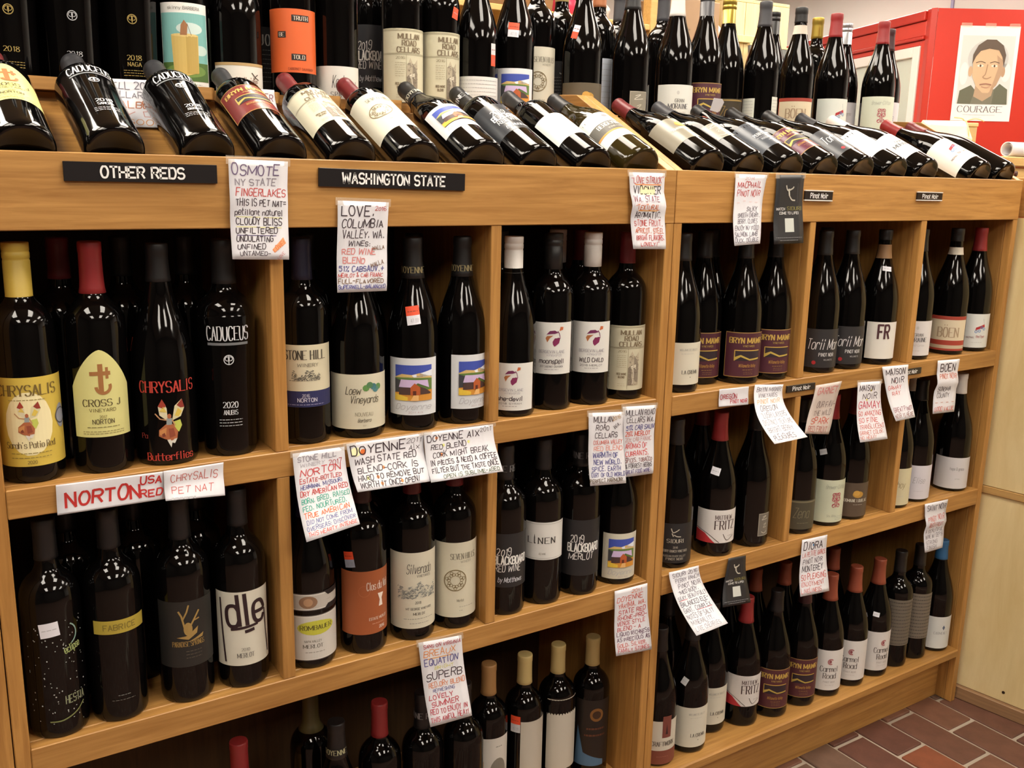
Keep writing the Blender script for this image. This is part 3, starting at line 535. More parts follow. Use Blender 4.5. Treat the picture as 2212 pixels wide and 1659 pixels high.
def d_sid(p, w, h):
    c = 'b9b4a6'; p.line([(-.008, h*.38), (-.004, h*.28), (.004, h*.32), (.008, h*.36)], .0018, c, 2, True); p.line([(-.002, h*.22), (.004, h*.18), (.012, h*.17)], .0018, c, 2, True); p.line([(-.006, h*.26), (-.003, h*.18)], .002, c)
    p.text('SIDURI', .002, h*.02, h*.09, c, 'serif', .034); p.text('2016', .002, -h*.12, h*.045, 'a5a094', 'sans'); p.text('PERRY RANCH VINEYARD', .002, -h*.22, h*.06, 'b0ab9e', 'serif', .052); p.text('RUSSIAN RIVER VALLEY', .002, -h*.34, h*.045, '98948a', 'sans', .046); p.text('PINOT NOIR', .002, -h*.42, h*.055, 'b0ab9e', 'serif', .034)
def d_fritz(p, w, h): p.text('MATTHEW', .006, h*.22, h*.13, '5a4a4a', 'serif', .036); p.text('FRITZ', .010, -h*.08, h*.26, '4a3a3a', 'serif', .044); p.poly([(-w/2, -h*.5), (-w/2, -h*.12), (-w*.3, -h*.22), (-w*.1, -h*.5)], 'b02c34', 1); p.line([(-w/2, -h*.08), (-w*.25, -h*.22), (-w*.02, -h*.48)], .0012, '3a3230', 2, True); p.line([(w*.05, -h*.22), (w*.14, -h*.42), (w*.3, -h*.3)], .0012, '3a3230', 2, True); p.greek(.016, .03, -h*.28, .0009, '9a9090')
def d_emb(p, w, h):
    frame(p, w, h, 'c8c2b2', .001, .0007)
    p.line([(-w*.2, h*.34), (w*.1, h*.38), (-w*.25, h*.22), (w*.25, h*.25)], .0011, 'dcd8cc', 2, True); p.line([(-w*.1, h*.0), (w*.15, h*.05), (-w*.1, -h*.12), (w*.2, -h*.1)], .0009, 'd2cdbf', 2, True); p.line([(-w*.25, -h*.3), (w*.0, -h*.38), (w*.25, -h*.3)], .0011, 'dcd8cc', 2, True)
def d_zena(p, w, h, c='9a8048'): p.rect(-w/2, h*.42, w/2, h*.47, c, 1); p.text('Zena', .002, -h*.10, h*.34, c, 'script', .034, wt=.1); p.greek(-.006, .02, -h*.28, .001, c)
def d_brew(p, w, h):
    c = 'a8344c'; p.text('Brewer-Clifton', .004, h*.30, h*.09, '8a9088', 'script', .048)
    for s in (-1, 1):
        for y, r_ in ((.16, .0036), (.05, .0042), (-.10, .0036)): p.ring(.006+s*.006, h*y, r_, .0014, c, 2)
        p.line([(.006+s*.002, h*.2), (.006+s*.009, h*.10), (.006+s*.003, -h*.02), (.006+s*.009, -h*.1)], .0013, c, 2, True)
    p.line([(.006, h*.2), (.006, -h*.14)], .0018, c); p.text('Sta. Rita', -.004, -h*.37, h*.05, '7a8078', 'script', .02); greeks(p, .006, .03, (-h*.36, -h*.40, -h*.44), '9aa098')
def d_dom(p, w, h): p.ell(.008, h*.16, .013, h*.10, 'b58a3c', 1, 12); p.ell(.004, h*.20, .008, h*.08, 'c79a48', 2, 10); p.text('DOMAINE LOUBEJAC', .006, -h*.06, h*.085, 'd8d4c6', 'serif', .056); p.greek(-.002, .02, -h*.14, .001, 'a8a296')
def d_craft(p, w, h): p.rect(-w/2, -h/2, w/2, -h*.18, '7d4436', 1); p.rect(.0, h*.12, .020, h*.62, '7a4238', 2); p.poly([(.007, h*.2), (.0095, h*.44), (.0125, h*.2)], '3a2020', 3); p.text('CRAFTWORK', .004, -h*.07, h*.1, '57504a', 'serif', .052); p.greek(-.01, .016, -h*.32, .0009, 'a06a58')
def d_carmel(p, w, h): p.ring(.004, h*.22, .0062, .003, 'a5686a', 2, 40, 300); p.ell(.003, h*.22, .003, .004, '8a4a50', 1); p.text('Carmel', .002, -h*.03, h*.13, '4a4440', 'serif', .042, wt=.14); p.text('Road', .004, -h*.20, h*.13, '4a4440', 'serif', .030, wt=.14); p.text('PINOT NOIR', .004, -h*.31, h*.04, 'b0aaa6', 'sans', .028); p.greek(-.006, .016, -h*.37, .0008, 'b8b2ae')
def d_greyt(p, w, h): greeks(p, -w*.46, w*.46, [h*(.44-.075*i) for i in range(13)], '4a453e', .0022)
def d_carmenet(p, w, h): p.poly([(.008, h*.16), (.012, h*.24), (.016, h*.16), (.012, h*.08)], '5a6478', 1); p.text('CARMENET', .006, -h*.05, h*.08, 'a5a8a8', 'serif', .036)
def d_cork(p, w, h):
    p.rect(-w/2, -h*.5, w/2, h*.5, 'e6e6e2', 0); p.rect(-w*.48, -h*.42, w*.48, h*.38, '7ab4b0', 1); p.ell(w*.1, h*.2, w*.25, h*.07, 'c9dcd8', 2); p.ell(w*.3, -h*.05, w*.16, h*.06, 'c2d6d0', 2); p.rect(-w*.48, -h*.42, w*.48, -h*.20, '4a6a30', 2); p.ell(0, -h*.30, w*.4, h*.08, '6a8a40', 3)
    p.poly([(-w*.22, -h*.30), (-w*.25, h*.12), (w*.25, h*.12), (w*.24, -h*.32), (0, -h*.36)], 'c9ae62', 4); p.rect(w*.02, -h*.33, w*.23, h*.11, 'b59a50', 5); p.ell(0, h*.12, w*.25, h*.02, 'd9c27c', 5)
    p.poly([(-w*.08, h*.12), (-w*.06, h*.24), (0, h*.30), (w*.06, h*.24), (w*.04, h*.12)], '9a6a42', 6); p.line([(w*.05, h*.26), (w*.12, h*.12)], .0007, '5a4a3a', 6); p.text('skinny BARBERA', 0, h*.42, h*.035, '7a7a74', 'sans', w*.6); p.greek(-w*.3, w*.3, -h*.46, .0009, '8a8a84')
def d_redtail(p, w, h): p.rect(-w/2, h*.42, w/2, h*.5, 'b59868', 1); p.text('red tail ridge', .004, -h*.12, h*.22, '7a5a50', 'serif', .046); p.line([(.016, h*.24), (.022, h*.12), (.030, h*.05)], .0016, '4a4038', 2); p.line([(.020, h*.05), (.023, h*.14), (.028, h*.2)], .0016, '4a4038', 2)
def d_truth(p, w, h):
    for s, x, y in (('TRUTH', .012, .34), ('BE', -.020, .08), ('TOLD', .008, -.27)): L = .0052*len(s); p.rect(x-L/2-.002, h*(y-.035), x+L/2+.002, h*(y+.065), '1c1614', 1); p.text(s, x, h*(y-.015), h*.06, 'e2d2c0', 'serif', L-.002, lay=2)
    p.text('CABERNET SAUVIGNON', .012, -h*.46, h*.035, '8a3a14', 'sans', .044)
def d_keuka(p, w, h): p.text('Keuka', .004, -h*.02, h*.30, '3a3836', 'script', .028, wt=.09); p.text('SPRING', .006, -h*.24, h*.12, '6a6864', 'serif', .036, gap=3); p.line([(.034, h*.15), (.032, -h*.3), (.035, -h*.38), (.038, -h*.2)], .001, '3a3836', 2, True)
def d_josh(p, w, h): p.text('JOSH', .01, h*.22, h*.16, 'c8c8c4', 'serif', .036); greeks(p, -.02, .03, [h*(.14-.07*i) for i in range(8)], '8d8d88')
def d_avi(p, w, h): p.line([(-.026, -h*.1), (-.010, h*.02), (-.002, -h*.02), (.01, h*.06)], .0008, '9aa0a0', 2, True); p.text('AVI', .012, -h*.02, h*.11, '8a9090', 'thin', .018); p.line([(-.028, -h*.25), (-.004, -h*.2)], .0005, 'a8aeae')
def d_bergw(p, w, h): p.rect(-w/2, -h*.20, w/2, h*.12, '5a5750', 1); p.rect(-w/2, -h*.25, w/2, -h*.20, 'c08a40', 1); p.text('BERGEVIN LANE', .0, -h*.03, h*.11, 'e2e0d8', 'serif', .066); p.text('VINEYARDS', .0, -h*.14, h*.05, 'b8b4aa', 'sans', .036); p.ell(0, h*.34, .006, h*.05, '8a8a90', 1); p.line([(.004, h*.36), (.014, h*.40)], .0008, '8a8a90'); p.greek(.004, .014, -h*.36, .0009, 'a8a8a8')
def d_perry(p, w, h): p.text('SIDURI', .008, h*.26, h*.07, '9aa0a8', 'sans', .022); p.text('PERRY RANCH', .0, -h*.06, h*.09, 'd8d8d8', 'sans', .044); p.line([(-.022, -h*.12), (.022, -h*.12)], .0006, 'b8b8b8'); p.text('RUSSIAN RIVER', .002, -h*.22, h*.06, 'c0c4c8', 'sans', .036); p.greek(-.008, .014, -h*.3, .001, 'a8acb0')
def d_gran(p, w, h): p.ell(0, h*.30, .003, .004, 'c0c0bc', 1); p.text('GRAN', .004, h*.06, h*.085, '6a6a66', 'serif', .020); p.text('MORAINE', .002, -h*.10, h*.12, '57575a', 'serif', .044); p.text('Yamhill-Carlton', .002, -h*.23, h*.06, 'a5a5a2', 'script', .034); p.greek(-.008, .010, -h*.36, .0008, 'b0b0ac')
def d_script(p, w, h, word='Elise', c='8a8a8c'): p.text(word, .006, -h*.02, h*.17, c, 'script', .028, wt=.08); p.greek(-.004, .018, -h*.26, .0008, 'b5b5b8')
def d_patch(p, w, h): greeks(p, -w*.4, w*.4, [h*(.4-.1*i) for i in range(9)], 'a0a0a4', .0008)
def d_oval(p, w, h): p.ell(.006, h*.28, .014, h*.1, '7a5226', 1); p.ell(.006, h*.28, .009, h*.06, '3a2414', 2); p.greek(-.014, .024, h*.07, .004, '5a3420'); p.greek(-.018, .026, -h*.03, .004, '5a3420'); p.poly([(-w*.5, -h*.5), (-w*.42, h*.1), (-w*.25, -h*.3), (w*.3, -h*.42), (w*.3, -h*.5)], '4a6a86', 1)
def d_swoosh(p, w, h): p.ell(.018, -h*.2, .018, h*.3, '7a766c', 1); p.rect(-w*.2, -h*.5, -w*.12, h*.05, 'a8742c', 1); p.greek(.012, .026, h*.33, .002, '8a8880')

# ------------------------------------------------------------------ standing bottles in the cubbies
ROWZ = {1: S1T, 2: S2T, 3: S3T, 4: 1.452, 5: S3T}
GRP = {1: 'bottles on the upper cubby shelf', 2: 'bottles on the middle cubby shelf', 3: 'bottles on the bottom shelf by the brick floor', 4: 'bottles standing on the top deck', 5: 'bottles on the bottom shelf of the long unit'}
def B(row, x, y, shape, cap, ln, label, labs=(), stick=(), screw=False, capprint=None, name='wine_bottle', olive=False):
    return bottle(name, label, (x, y, ROWZ[row]), shape, cap, ln, screw, (0, 0, 0), olive, GRP[row], labs, stick, capprint)
OR = 'e8502c'; WH = 'dcdce4'
Lb = lambda z0, z1, az, half, pc, dz, **a: (z0, z1, az, half, pc, dz, a)
# upper row, left to right
B(1, .059, .052, 'bord', 'yellow', .066, 'wine bottle with wide yellow fairy label and pale yellow cap at the left edge', [Lb(.023, .137, 8, 84, 'c9b04c', d_chry)], screw=True)
B(1, .144, .052, 'bord', 'red', .066, 'wine bottle with pointed pale yellow label, brown cross and red capsule', [Lb(.050, .165, 6, 60, 'd2ce8a', d_cross, arch=1)])
B(1, .226, .05, 'burg', 'black', .05, 'dark wine bottle printed with a fairy and red lettering directly on the glass', [Lb(.005, .118, 7, 70, None, d_chry, dark=True)])
B(1, .313, .048, 'cad', 'black', .06, 'high shouldered black bottle with silver lettering printed round its shoulder on upper shelf', [Lb(.042, .186, 13, 60, None, d_cad)])
B(1, .428, .054, 'bord', 'navy', .06, 'wine bottle with cream label and navy lower band next to a post', [Lb(.057, .149, 18, 75, 'd2cbb0', d_stone)])
B(1, .512, .05, 'burg', 'black', .05, 'sloping shouldered bottle with broad cream wraparound label and grape leaf drawing', [Lb(.015, .099, 15, 85, 'cdc8b2', d_loew)])
B(1, .605, .046, 'rhone', 'black', .062, 'bottle with barn painting label and orange and white price sticker on upper shelf', [Lb(.026, .116, 27, 63, 'd4d8dc', d_doy)], [(27, .182, .021, .028, OR, WH, 8)], capprint=('DOYENNE', .245, .009, '8a7f5c'))
B(1, .693, .046, 'rhone', 'black', .062, 'bottle with barn painting label turned partly away, no price sticker, upper shelf', [Lb(.026, .114, -4, 58, 'd4d8dc', d_doy)], capprint=('DOYENNE', .245, .009, '8a7f5c'))
B(1, .791, .046, 'burg', 'white', .058, 'sloping bottle with white screw cap and low purple bird label beside a post', [Lb(.012, .092, 36, 62, 'd6d6d2', d_berg, word='she-devil', sub='2018 SYRAH')], screw=True)
B(1, .876, .052, 'bord', 'black', .06, 'bottle with white purple bird label and black screw cap', [Lb(.064, .153, 33, 60, 'd6d6d2', d_berg)], screw=True)
B(1, .959, .05, 'bord', 'white', .058, 'straight bottle with white purple bird label and white screw cap', [Lb(.059, .149, 31, 58, 'd6d6d2', d_berg, word='WILD CHILD', sub='2018 MERLOT')], screw=True)
B(1, 1.041, .054, 'bord', 'dkred', .055, 'bottle with tall engraved beige label and dark red capsule on upper shelf', [Lb(.018, .136, 23, 75, 'c2bda4', d_mull)])
B(1, 1.173, .05, 'burg', 'black', .05, 'bottle with plain cream label half behind the double post, upper shelf', [Lb(.016, .096, 20, 70, 'cfcbba', d_lac)])
for x, y, d in ((1.262, .085, 'set back'), (1.339, .05, 'middle one of three'), (1.424, .05, 'rightmost of three')):
    B(1, x, y, 'burg', 'black', .05, 'bottle with maroon and gold label on the upper shelf, ' + d, [Lb(.014, .104, 26, 62, '4c2230', d_bryn)])
B(1, 1.574, .05, 'burg', 'black', .05, 'bottle with charcoal label and white brush lettering, left one of two', [Lb(.012, .094, 31, 66, '2b2a2c', d_torii)])
B(1, 1.661, .05, 'burg', 'black', .05, 'bottle with charcoal label and white brush lettering, right one of two', [Lb(.012, .094, 32, 66, '2b2a2c', d_torii), Lb(.014, .086, -42, 9, 'c9ccc4', None)])
B(1, 1.772, .05, 'burg', 'black', .022, 'bottle with big black letters on white label and bare cork coloured neck band', [Lb(.014, .096, 28, 55, 'd9d7cf', d_fr), Lb(.234, .264, 20, 100, '8c6a48', None)], [(30, .212, .020, .010, WH, None, -6)])
B(1, 1.905, .05, 'burg', 'black', .05, 'bottle with plain white label next to the rightmost post, upper shelf', [Lb(.010, .090, 39, 66, 'd2d0d0', d_gran)])
B(1, 2.043, .05, 'burg', 'black', .03, 'bottle with red bordered cream label and white neck band, upper shelf', [Lb(.010, .092, 52, 66, 'cfc3a8', d_boen), Lb(.235, .252, 20, 110, 'c9c2b2', None)])
B(1, 2.140, .05, 'burg', 'red', .055, 'bottle with small red wagon label in the upper right corner cubby', [Lb(.010, .092, 36, 66, 'd0d3cf', d_fly)])
# middle row
B(2, .062, .045, 'bord', 'black', .055, 'black bottle speckled with white dots and green lettering, bottom left', [Lb(.004, .176, 0, 80, None, d_eclipse)], [(12, .158, .024, .020, WH, None, 6)])
B(2, .140, .045, 'bord', 'black', .055, 'black bottle with one narrow mustard yellow band', [Lb(.017, .156, 3, 70, None, d_band)])
B(2, .234, .045, 'bord', 'black', .06, 'bottle with black label and gold antlered emblem', [Lb(.057, .157, 7, 72, '22211f', d_para)])
B(2, .316, .044, 'bord', 'black', .055, 'bottle with white label and dripping black brush lettering', [Lb(.037, .153, 10, 72, 'cdcabb', d_drip)])
B(2, .424, .047, 'rhone', 'navy', .06, 'bottle with two outlined grey labels and a yellow oval', [Lb(.012, .130, 6, 85, None, d_romb), ])
B(2, .514, .045, 'bord', 'maroon', .055, 'bottle with terracotta orange wraparound label', [Lb(.034, .141, 3, 85, '9c5530', d_clos)], [(58, .160, .018, .026, OR, '9aa0b0', 10)])
B(2, .602, .045, 'bord', 'dkred', .055, 'bottle with cream label and grey landscape sketch', [Lb(.022, .154, 15, 82, 'cdc9b6', d_silv)])
B(2, .682, .046, 'bord', 'dkred', .055, 'bottle with cream label and knotwork ring on the middle shelf', [Lb(.022, .155, 15, 80, 'cdc9b4', d_seven)])
B(2, .783, .045, 'bord', 'black', .06, 'bottle with black chalkboard label and signature beside a post', [Lb(.053, .151, 21, 72, '222224', d_board)], capprint=('WINE RED', .255, .011, '77777a'))
B(2, .864, .047, 'bord', 'black', .055, 'bottle with short bright white label and wide spaced black letters', [Lb(.086, .156, 35, 78, 'd2d2ce', d_linen)])
B(2, .946, .044, 'bord', 'black', .06, 'bottle with black chalkboard label and no signature', [Lb(.039, .146, 29, 78, '222224', d_board, word='MERLOT', by=False)], capprint=('WINE RED', .255, .011, '77777a'))
B(2, 1.037, .047, 'rhone', 'black', .06, 'bottle with faded barn painting label on the middle shelf', [Lb(.012, .102, 20, 55, 'c9c5b4', d_doy)])
B(2, 1.183, .05, 'burg', 'black', .05, 'bottle with black winged emblem label beside the double post', [Lb(.012, .094, 32, 70, '232325', d_sid)])
B(2, 1.302, .05, 'burg', 'red', .058, 'bottle with red swoosh white label and red capsule on the middle shelf', [Lb(.030, .100, 26, 75, 'd6d3d0', d_fritz)], [(52, .180, .018, .015, WH, None, -12)])
B(2, 1.405, .05, 'burg', 'black', .05, 'plain black bottle with a small square metal plate, middle shelf', [Lb(.024, .074, -3, 22, '77736a', d_emb, rough=.35)])
B(2, 1.550, .05, 'burg', 'black', .05, 'bottle with dim olive grey label beside a post, middle shelf', [Lb(.012, .078, 33, 66, '4a4638', d_zena, c='7a745c')])
B(2, 1.647, .05, 'burg', 'red', .055, 'bottle with pale green label and red scroll emblem on the middle shelf', [Lb(.010, .108, 22, 74, 'c6ccb4', d_brew)], [(70, .17, .016, .012, 'b9b9bb', None, 20)])
B(2, 1.731, .05, 'burg', 'dkred', .055, 'bottle with brown grey label and gold crest on the middle shelf', [Lb(.008, .088, 33, 75, '57493c', d_dom)])
B(2, 1.889, .048, 'burg', 'black', .05, 'bottle with cream label mostly hidden by the post, middle shelf', [Lb(.008, .098, 39, 66, 'c9c3a2', d_script, word='Ahoy', c='6a5a3a')])
B(2, 1.973, .05, 'burg', 'black', .05, 'bottle with white label and grey script in the right end cubby', [Lb(.008, .092, 43, 70, 'cccad2', d_script)])
B(2, 2.050, .13, 'burg', 'white', .05, 'white capped bottle standing behind in the right end cubby', [Lb(.01, .094, 40, 72, 'cccad2', d_script, word='Elise')], screw=True)
B(2, 2.132, .05, 'burg', 'white', .05, 'broad white labelled bottle at the far right of the middle shelf', [Lb(.008, .088, 42, 78, 'd0cfd2', d_words, lines=(('hope & grace', .004, .1, .09, '8a8a8c', 'sans', .034), ('wines', .006, -.2, .05, 'b0b0b2', 'sans', .012)))])
# bottom row, right unit
B(3, 1.180, .058, 'burg', 'black', .05, 'bottle with white label over a brown base strip at the foot of the double post', [Lb(.006, .104, 23, 66, 'cfcabb', d_craft)])
B(3, 1.270, .058, 'burg', 'black', .05, 'bottle with plain cream label, nearer one of two on the bottom shelf', [Lb(.015, .107, 22, 75, 'cfccbc', d_lac)], [(60, .165, .013, .016, 'c2c2c4', None, -25)])
B(3, 1.360, .09, 'burg', 'black', .05, 'bottle with plain cream label standing slightly back on the bottom shelf', [Lb(.022, .11, 23, 75, 'cfccbc', d_lac)])
B(3, 1.444, .07, 'burg', 'red', .058, 'bottle with red swoosh white label and red capsule on the bottom shelf', [Lb(.050, .124, 28, 75, 'd6d3d0', d_fritz)])
B(3, 1.530, .06, 'burg', 'black', .05, 'bottle with maroon and gold label on the bottom shelf, left one', [Lb(.024, .120, 36, 62, '52282f', d_bryn)])
B(3, 1.623, .058, 'burg', 'maroon', .05, 'bottle with maroon and gold label on the bottom shelf, right one', [Lb(.024, .120, 37, 62, '52282f', d_bryn)])
for x, az, d in ((1.710, 36, 'left of three'), (1.800, 49, 'middle of three'), (1.890, 19, 'right of three')):
    B(3, x, .055, 'burg', 'rust', .062, 'rust capped bottle with white label and round horse mark, ' + d, [Lb(.018, .120, az, 75, 'd2cfcc', d_carmel)], [(50, .165, .015, .011, WH, None, -8)] if x > 1.85 else ())
B(3, 1.974, .055, 'bord', 'black', .055, 'bottle with grey label of dense small text, left one of two', [Lb(.060, .182, 45, 70, '6b6358', d_greyt)])
B(3, 2.055, .055, 'bord', 'black', .055, 'bottle with grey label of dense small text, right one of two', [Lb(.058, .180, 46, 70, '756c60', d_greyt)])
B(3, 2.143, .052, 'burg', 'blue', .05, 'bottle with bright blue capsule in the bottom right corner', [Lb(.010, .098, 36, 75, 'd0d3d0', d_carmenet)])
# bottom row, long unit (bases hidden below the picture)
B(5, .319, .10, 'bord', 'red', .055, 'red capsule of a bottle low behind the shelf rail at lower left')
B(5, .474, .19, 'bord', 'olive', .075, 'dim olive capped bottle deep in the lowest shelf')
B(5, .475, .075, 'rhone', 'black', .062, 'black necked bottle with pale neck lettering at the bottom of the picture', capprint=('DOYENNE', .245, .009, 'b0b08c'))
B(5, .561, .09, 'bord', 'red', .062, 'bottle with bright red capsule in the middle of the lowest shelf')
B(5, .640, .08, 'bord', 'black', .065, 'bottle with chalk lettered black neck behind the lowest note', capprint=('WINE RED', .255, .011, '8a8a8c'))
B(5, .718, .07, 'bord', 'black', .06, 'bare black bottle beside the tan capped one on the lowest shelf')
B(5, .793, .105, 'bord', 'tan', .06, 'bottle with tan capsule and curved picture label on the lowest shelf', [Lb(.06, .165, 26, 70, 'c9c6be', d_swoosh)])
B(5, .871, .10, 'bord', 'cream', .058, 'cream capped bottle with orange price sticker on the lowest shelf', [Lb(.048, .178, -8, 50, 'b9b3a6', None)], [(58, .172, .020, .034, OR, 'c9c9cc', 0)])
B(5, .950, .10, 'bord', 'cream', .058, 'cream capped bottle with tall torn edged grey white label', [Lb(.049, .200, 10, 56, 'bdb8ab', None)])
B(5, 1.028, .09, 'bord', 'cream', .058, 'cream capped bottle with dark label and blue flourish by the double post', [Lb(.035, .180, 27, 60, '1e1713', d_oval)])
# second row deep in the cubbies
SECOND = (
 (1, .118, .14, 'bord', 'dkred', 'dark red capped bottle in shadow just left of the bright red capsule'), (1, .2, .15, 'bord', 'black', 'shadowed bottle behind the fairy printed black bottle, left side'), (1, .285, .14, 'bord', 'black', 'shadowed bottle between the fairy printed and silver lettered bottles'),
 (1, .47, .145, 'bord', 'black', 'shadowed bottle between the navy banded and grape leaf labels'), (1, .56, .14, 'burg', 'black', 'shadowed sloping bottle left of the orange stickered barn label'), (1, .655, .14, 'rhone', 'black', 'shadowed bottle between the two barn labels of the upper shelf'),
 (1, .83, .15, 'bord', 'black', 'shadowed bottle right of the sloping white capped bird label bottle'), (1, 1.0, .14, 'bord', 'dkred', 'shadowed red capped bottle right of the straight white capped bottle'),
 (1, 1.21, .17, 'burg', 'black', 'shadowed bottle at the left of the first right unit cubby'), (1, 1.345, .15, 'burg', 'black', 'shadowed bottle behind the middle maroon label of the upper shelf'), (1, 1.56, .16, 'burg', 'black', 'shadowed bottle behind the left charcoal brush lettered label'), (1, 1.7, .15, 'burg', 'black', 'shadowed bottle behind the right charcoal brush lettered label'), (1, 1.95, .15, 'burg', 'maroon', 'shadowed maroon capped bottle in the top right corner cubby'),
 (2, .10, .14, 'bord', 'black', 'shadowed bottle behind the white speckled black bottle'), (2, .19, .14, 'bord', 'black', 'shadowed bottle right of the mustard banded bottle'), (2, .28, .14, 'bord', 'black', 'shadowed bottle between the antler emblem and the dripping label'),
 (2, .47, .145, 'bord', 'maroon', 'shadowed maroon capped bottle left of the terracotta label'), (2, .56, .14, 'bord', 'black', 'shadowed bottle right of the terracotta label'), (2, .65, .14, 'bord', 'black', 'shadowed bottle between landscape sketch and knotwork ring labels'),
 (2, .83, .14, 'bord', 'black', 'shadowed bottle right of the signed chalkboard label'), (2, .92, .14, 'bord', 'black', 'shadowed bottle left of the unsigned chalkboard label'), (2, 1.0, .14, 'bord', 'black', 'shadowed bottle left of the faded barn label'),
 (2, 1.24, .15, 'burg', 'dkred', 'shadowed red capped bottle left of the red swoosh label, middle shelf'), (2, 1.35, .15, 'burg', 'dkred', 'shadowed red capped bottle right of the red swoosh label, middle shelf'), (2, 1.6, .15, 'burg', 'dkred', 'shadowed red capped bottle left of the pale green scroll label, middle shelf'), (2, 1.69, .15, 'burg', 'dkred', 'shadowed red capped bottle right of the pale green scroll label, middle shelf'),
 (3, 1.31, .18, 'burg', 'black', 'shadowed bottle behind the cream labels of the bottom shelf'), (3, 1.49, .17, 'burg', 'maroon', 'shadowed maroon capped bottle behind the bottom red swoosh label'), (3, 1.58, .17, 'burg', 'rust', 'shadowed rust capped bottle behind the two bottom maroon labels'), (3, 1.67, .16, 'burg', 'rust', 'shadowed rust capped bottle right of the bottom maroon labels'), (3, 1.76, .16, 'burg', 'rust', 'shadowed rust capped bottle behind the first horse mark labels'), (3, 1.85, .16, 'burg', 'rust', 'shadowed rust capped bottle behind the last horse mark labels'))
for row, x, y, sh, cap, d in SECOND:
    bottle('wine_bottle', d, (x, y, ROWZ[row]), sh, cap, .055, group='second row bottles in the cubbies', stick={(1, .118): [(-15, .13, .013, .034, OR, 'b0b0b4', 0)], (1, .2): [(-5, .152, .009, .020, OR, None, -12)], (1, .47): [(0, .178, .013, .018, OR, None, 5)]}.get((row, x), ()))
B(1, .948, .14, 'bord', 'white', .058, 'white capped bottle in the second row behind the two bird labels', screw=True)

# ------------------------------------------------------------------ bottles standing on the top deck
CG = '9c8648'
B(4, .105, .345, 'cad', 'black', .06, 'black bottle printed in gold at the left edge of the top row', [Lb(.030, .150, 4, 55, None, d_cad, big=False, year='2018', low=(), c2=CG)])
B(4, .190, .345, 'cad', 'black', .06, 'black bottle printed in silver on the top row', [Lb(.030, .150, 7, 55, None, d_cad, big=False, year='2018', low=('SANCHA',), c2='a9abb0')])
B(4, .275, .345, 'cad', 'black', .06, 'black bottle printed in gold beside the cork picture label', [Lb(.030, .155, 10, 55, None, d_cad, big=False, year='2018', low=('NAGA',), c2=CG)])
B(4, .354, .345, 'bord', 'black', .055, 'bottle with picture label of a figure on a giant cork', [Lb(.020, .146, 14, 62, 'e6e6e2', d_cork)])
B(4, .436, .345, 'burg', 'black', .05, 'sloping bottle with low white flying bird label on the top row', [Lb(.008, .064, 6, 66, 'dcdad2', d_redtail)])
B(4, .533, .345, 'bord', 'black', .055, 'bottle with vivid orange label and black word strips', [Lb(.056, .156, 18, 78, 'd8622c', d_truth)])
B(4, .611, .345, 'bord', 'black', .055, 'black bottle with low white script label on the top row', [Lb(.004, .072, 20, 75, 'd6d6d0', d_keuka)])
B(4, .737, .345, 'bord', 'dkred', .055, 'bottle with engraved beige label on the top row, left one of two', [Lb(.020, .145, 12, 75, 'c9c4aa', d_mull)])
B(4, .813, .345, 'bord', 'dkred', .055, 'bottle with engraved beige label and orange sticker on the top row', [Lb(.020, .146, 5, 75, 'c9c4aa', d_mull)], [(-22, .180, .015, .020, OR, None, -14)])
B(4, .893, .345, 'burg', 'black', .05, 'sloping bottle with low blank white label on the top row', [Lb(.008, .075, 25, 75, 'd8d8d6', d_patch)], [(-18, .115, .012, .040, 'd0d0d4', OR, 0)])
B(4, .977, .345, 'rhone', 'black', .06, 'bottle with barn painting label and price sticker on the top row', [Lb(.010, .096, 27, 60, 'd8dade', d_doy)], [(35, .165, .021, .026, OR, WH, -4)])
B(4, 1.060, .39, 'bord', 'black', .055, 'bottle with knotwork ring label on the top row', [Lb(.015, .147, 17, 75, 'cfcbba', d_seven)])
B(4, 1.142, .345, 'burg', 'dkred', .055, 'sloping bottle with red capsule and brown gold crest label behind the divider', [Lb(.006, .081, 28, 75, '5b5140', d_dom)], [(62, .178, .014, .026, WH, OR, -12)])
B(4, 1.269, .345, 'burg', 'black', .06, 'broad black bottle with embossed pewter plate on the top row', [Lb(.014, .073, 10, 28, '8a8578', d_emb, rough=.3)])
B(4, 1.393, .345, 'burg', 'white', .06, 'bottle with white capsule and plain white label on the top row', [Lb(.012, .094, 28, 68, 'd6d8d2', d_gran)])
B(4, 1.478, .345, 'burg', 'grey', .055, 'bottle with maroon and gold framed label on the top row', [Lb(.018, .104, 23, 62, '4f2432', d_bryn)], screw=True)
B(4, 1.586, .385, 'burg', 'gold', .056, 'bottle with brass gold screw cap on the top row', [Lb(.014, .079, 33, 66, '3a3122', d_zena)], screw=True)
B(4, 1.661, .345, 'burg', 'grey', .055, 'black bottle turned so its two white side labels show, top row', [Lb(.014, .086, -11, 16, 'd2d6cc', d_patch), Lb(.014, .082, 88, 26, 'd2d6cc', d_patch)])
B(4, 1.781, .345, 'burg', 'black', .034, 'bottle with red bordered cream label and striped neck on the top row', [Lb(.014, .090, 43, 66, 'd2c6aa', d_boen), Lb(.236, .256, 20, 110, 'c9b9aa', None)])
B(4, 1.908, .345, 'burg', 'red', .055, 'red capped bottle with small red wagon label on the top row', [Lb(.012, .096, 24, 72, 'd2d8d2', d_fly)])
B(4, 2.090, .345, 'burg', 'red', .055, 'red capped bottle with pale green scroll label at the right end of the top row', [Lb(.012, .112, 42, 72, 'd0d8c6', d_brew)])
B(4, .505, .430, 'bord', 'black', .055, 'bottle with black text label behind the orange label, top row', [Lb(.030, .135, 7, 70, '1d1b1e', d_josh)])
B(4, .714, .435, 'bord', 'black', .06, 'bottle with chalkboard label tucked behind the engraved beige labels', [Lb(.050, .159, 25, 75, '2a2b30', d_board)])
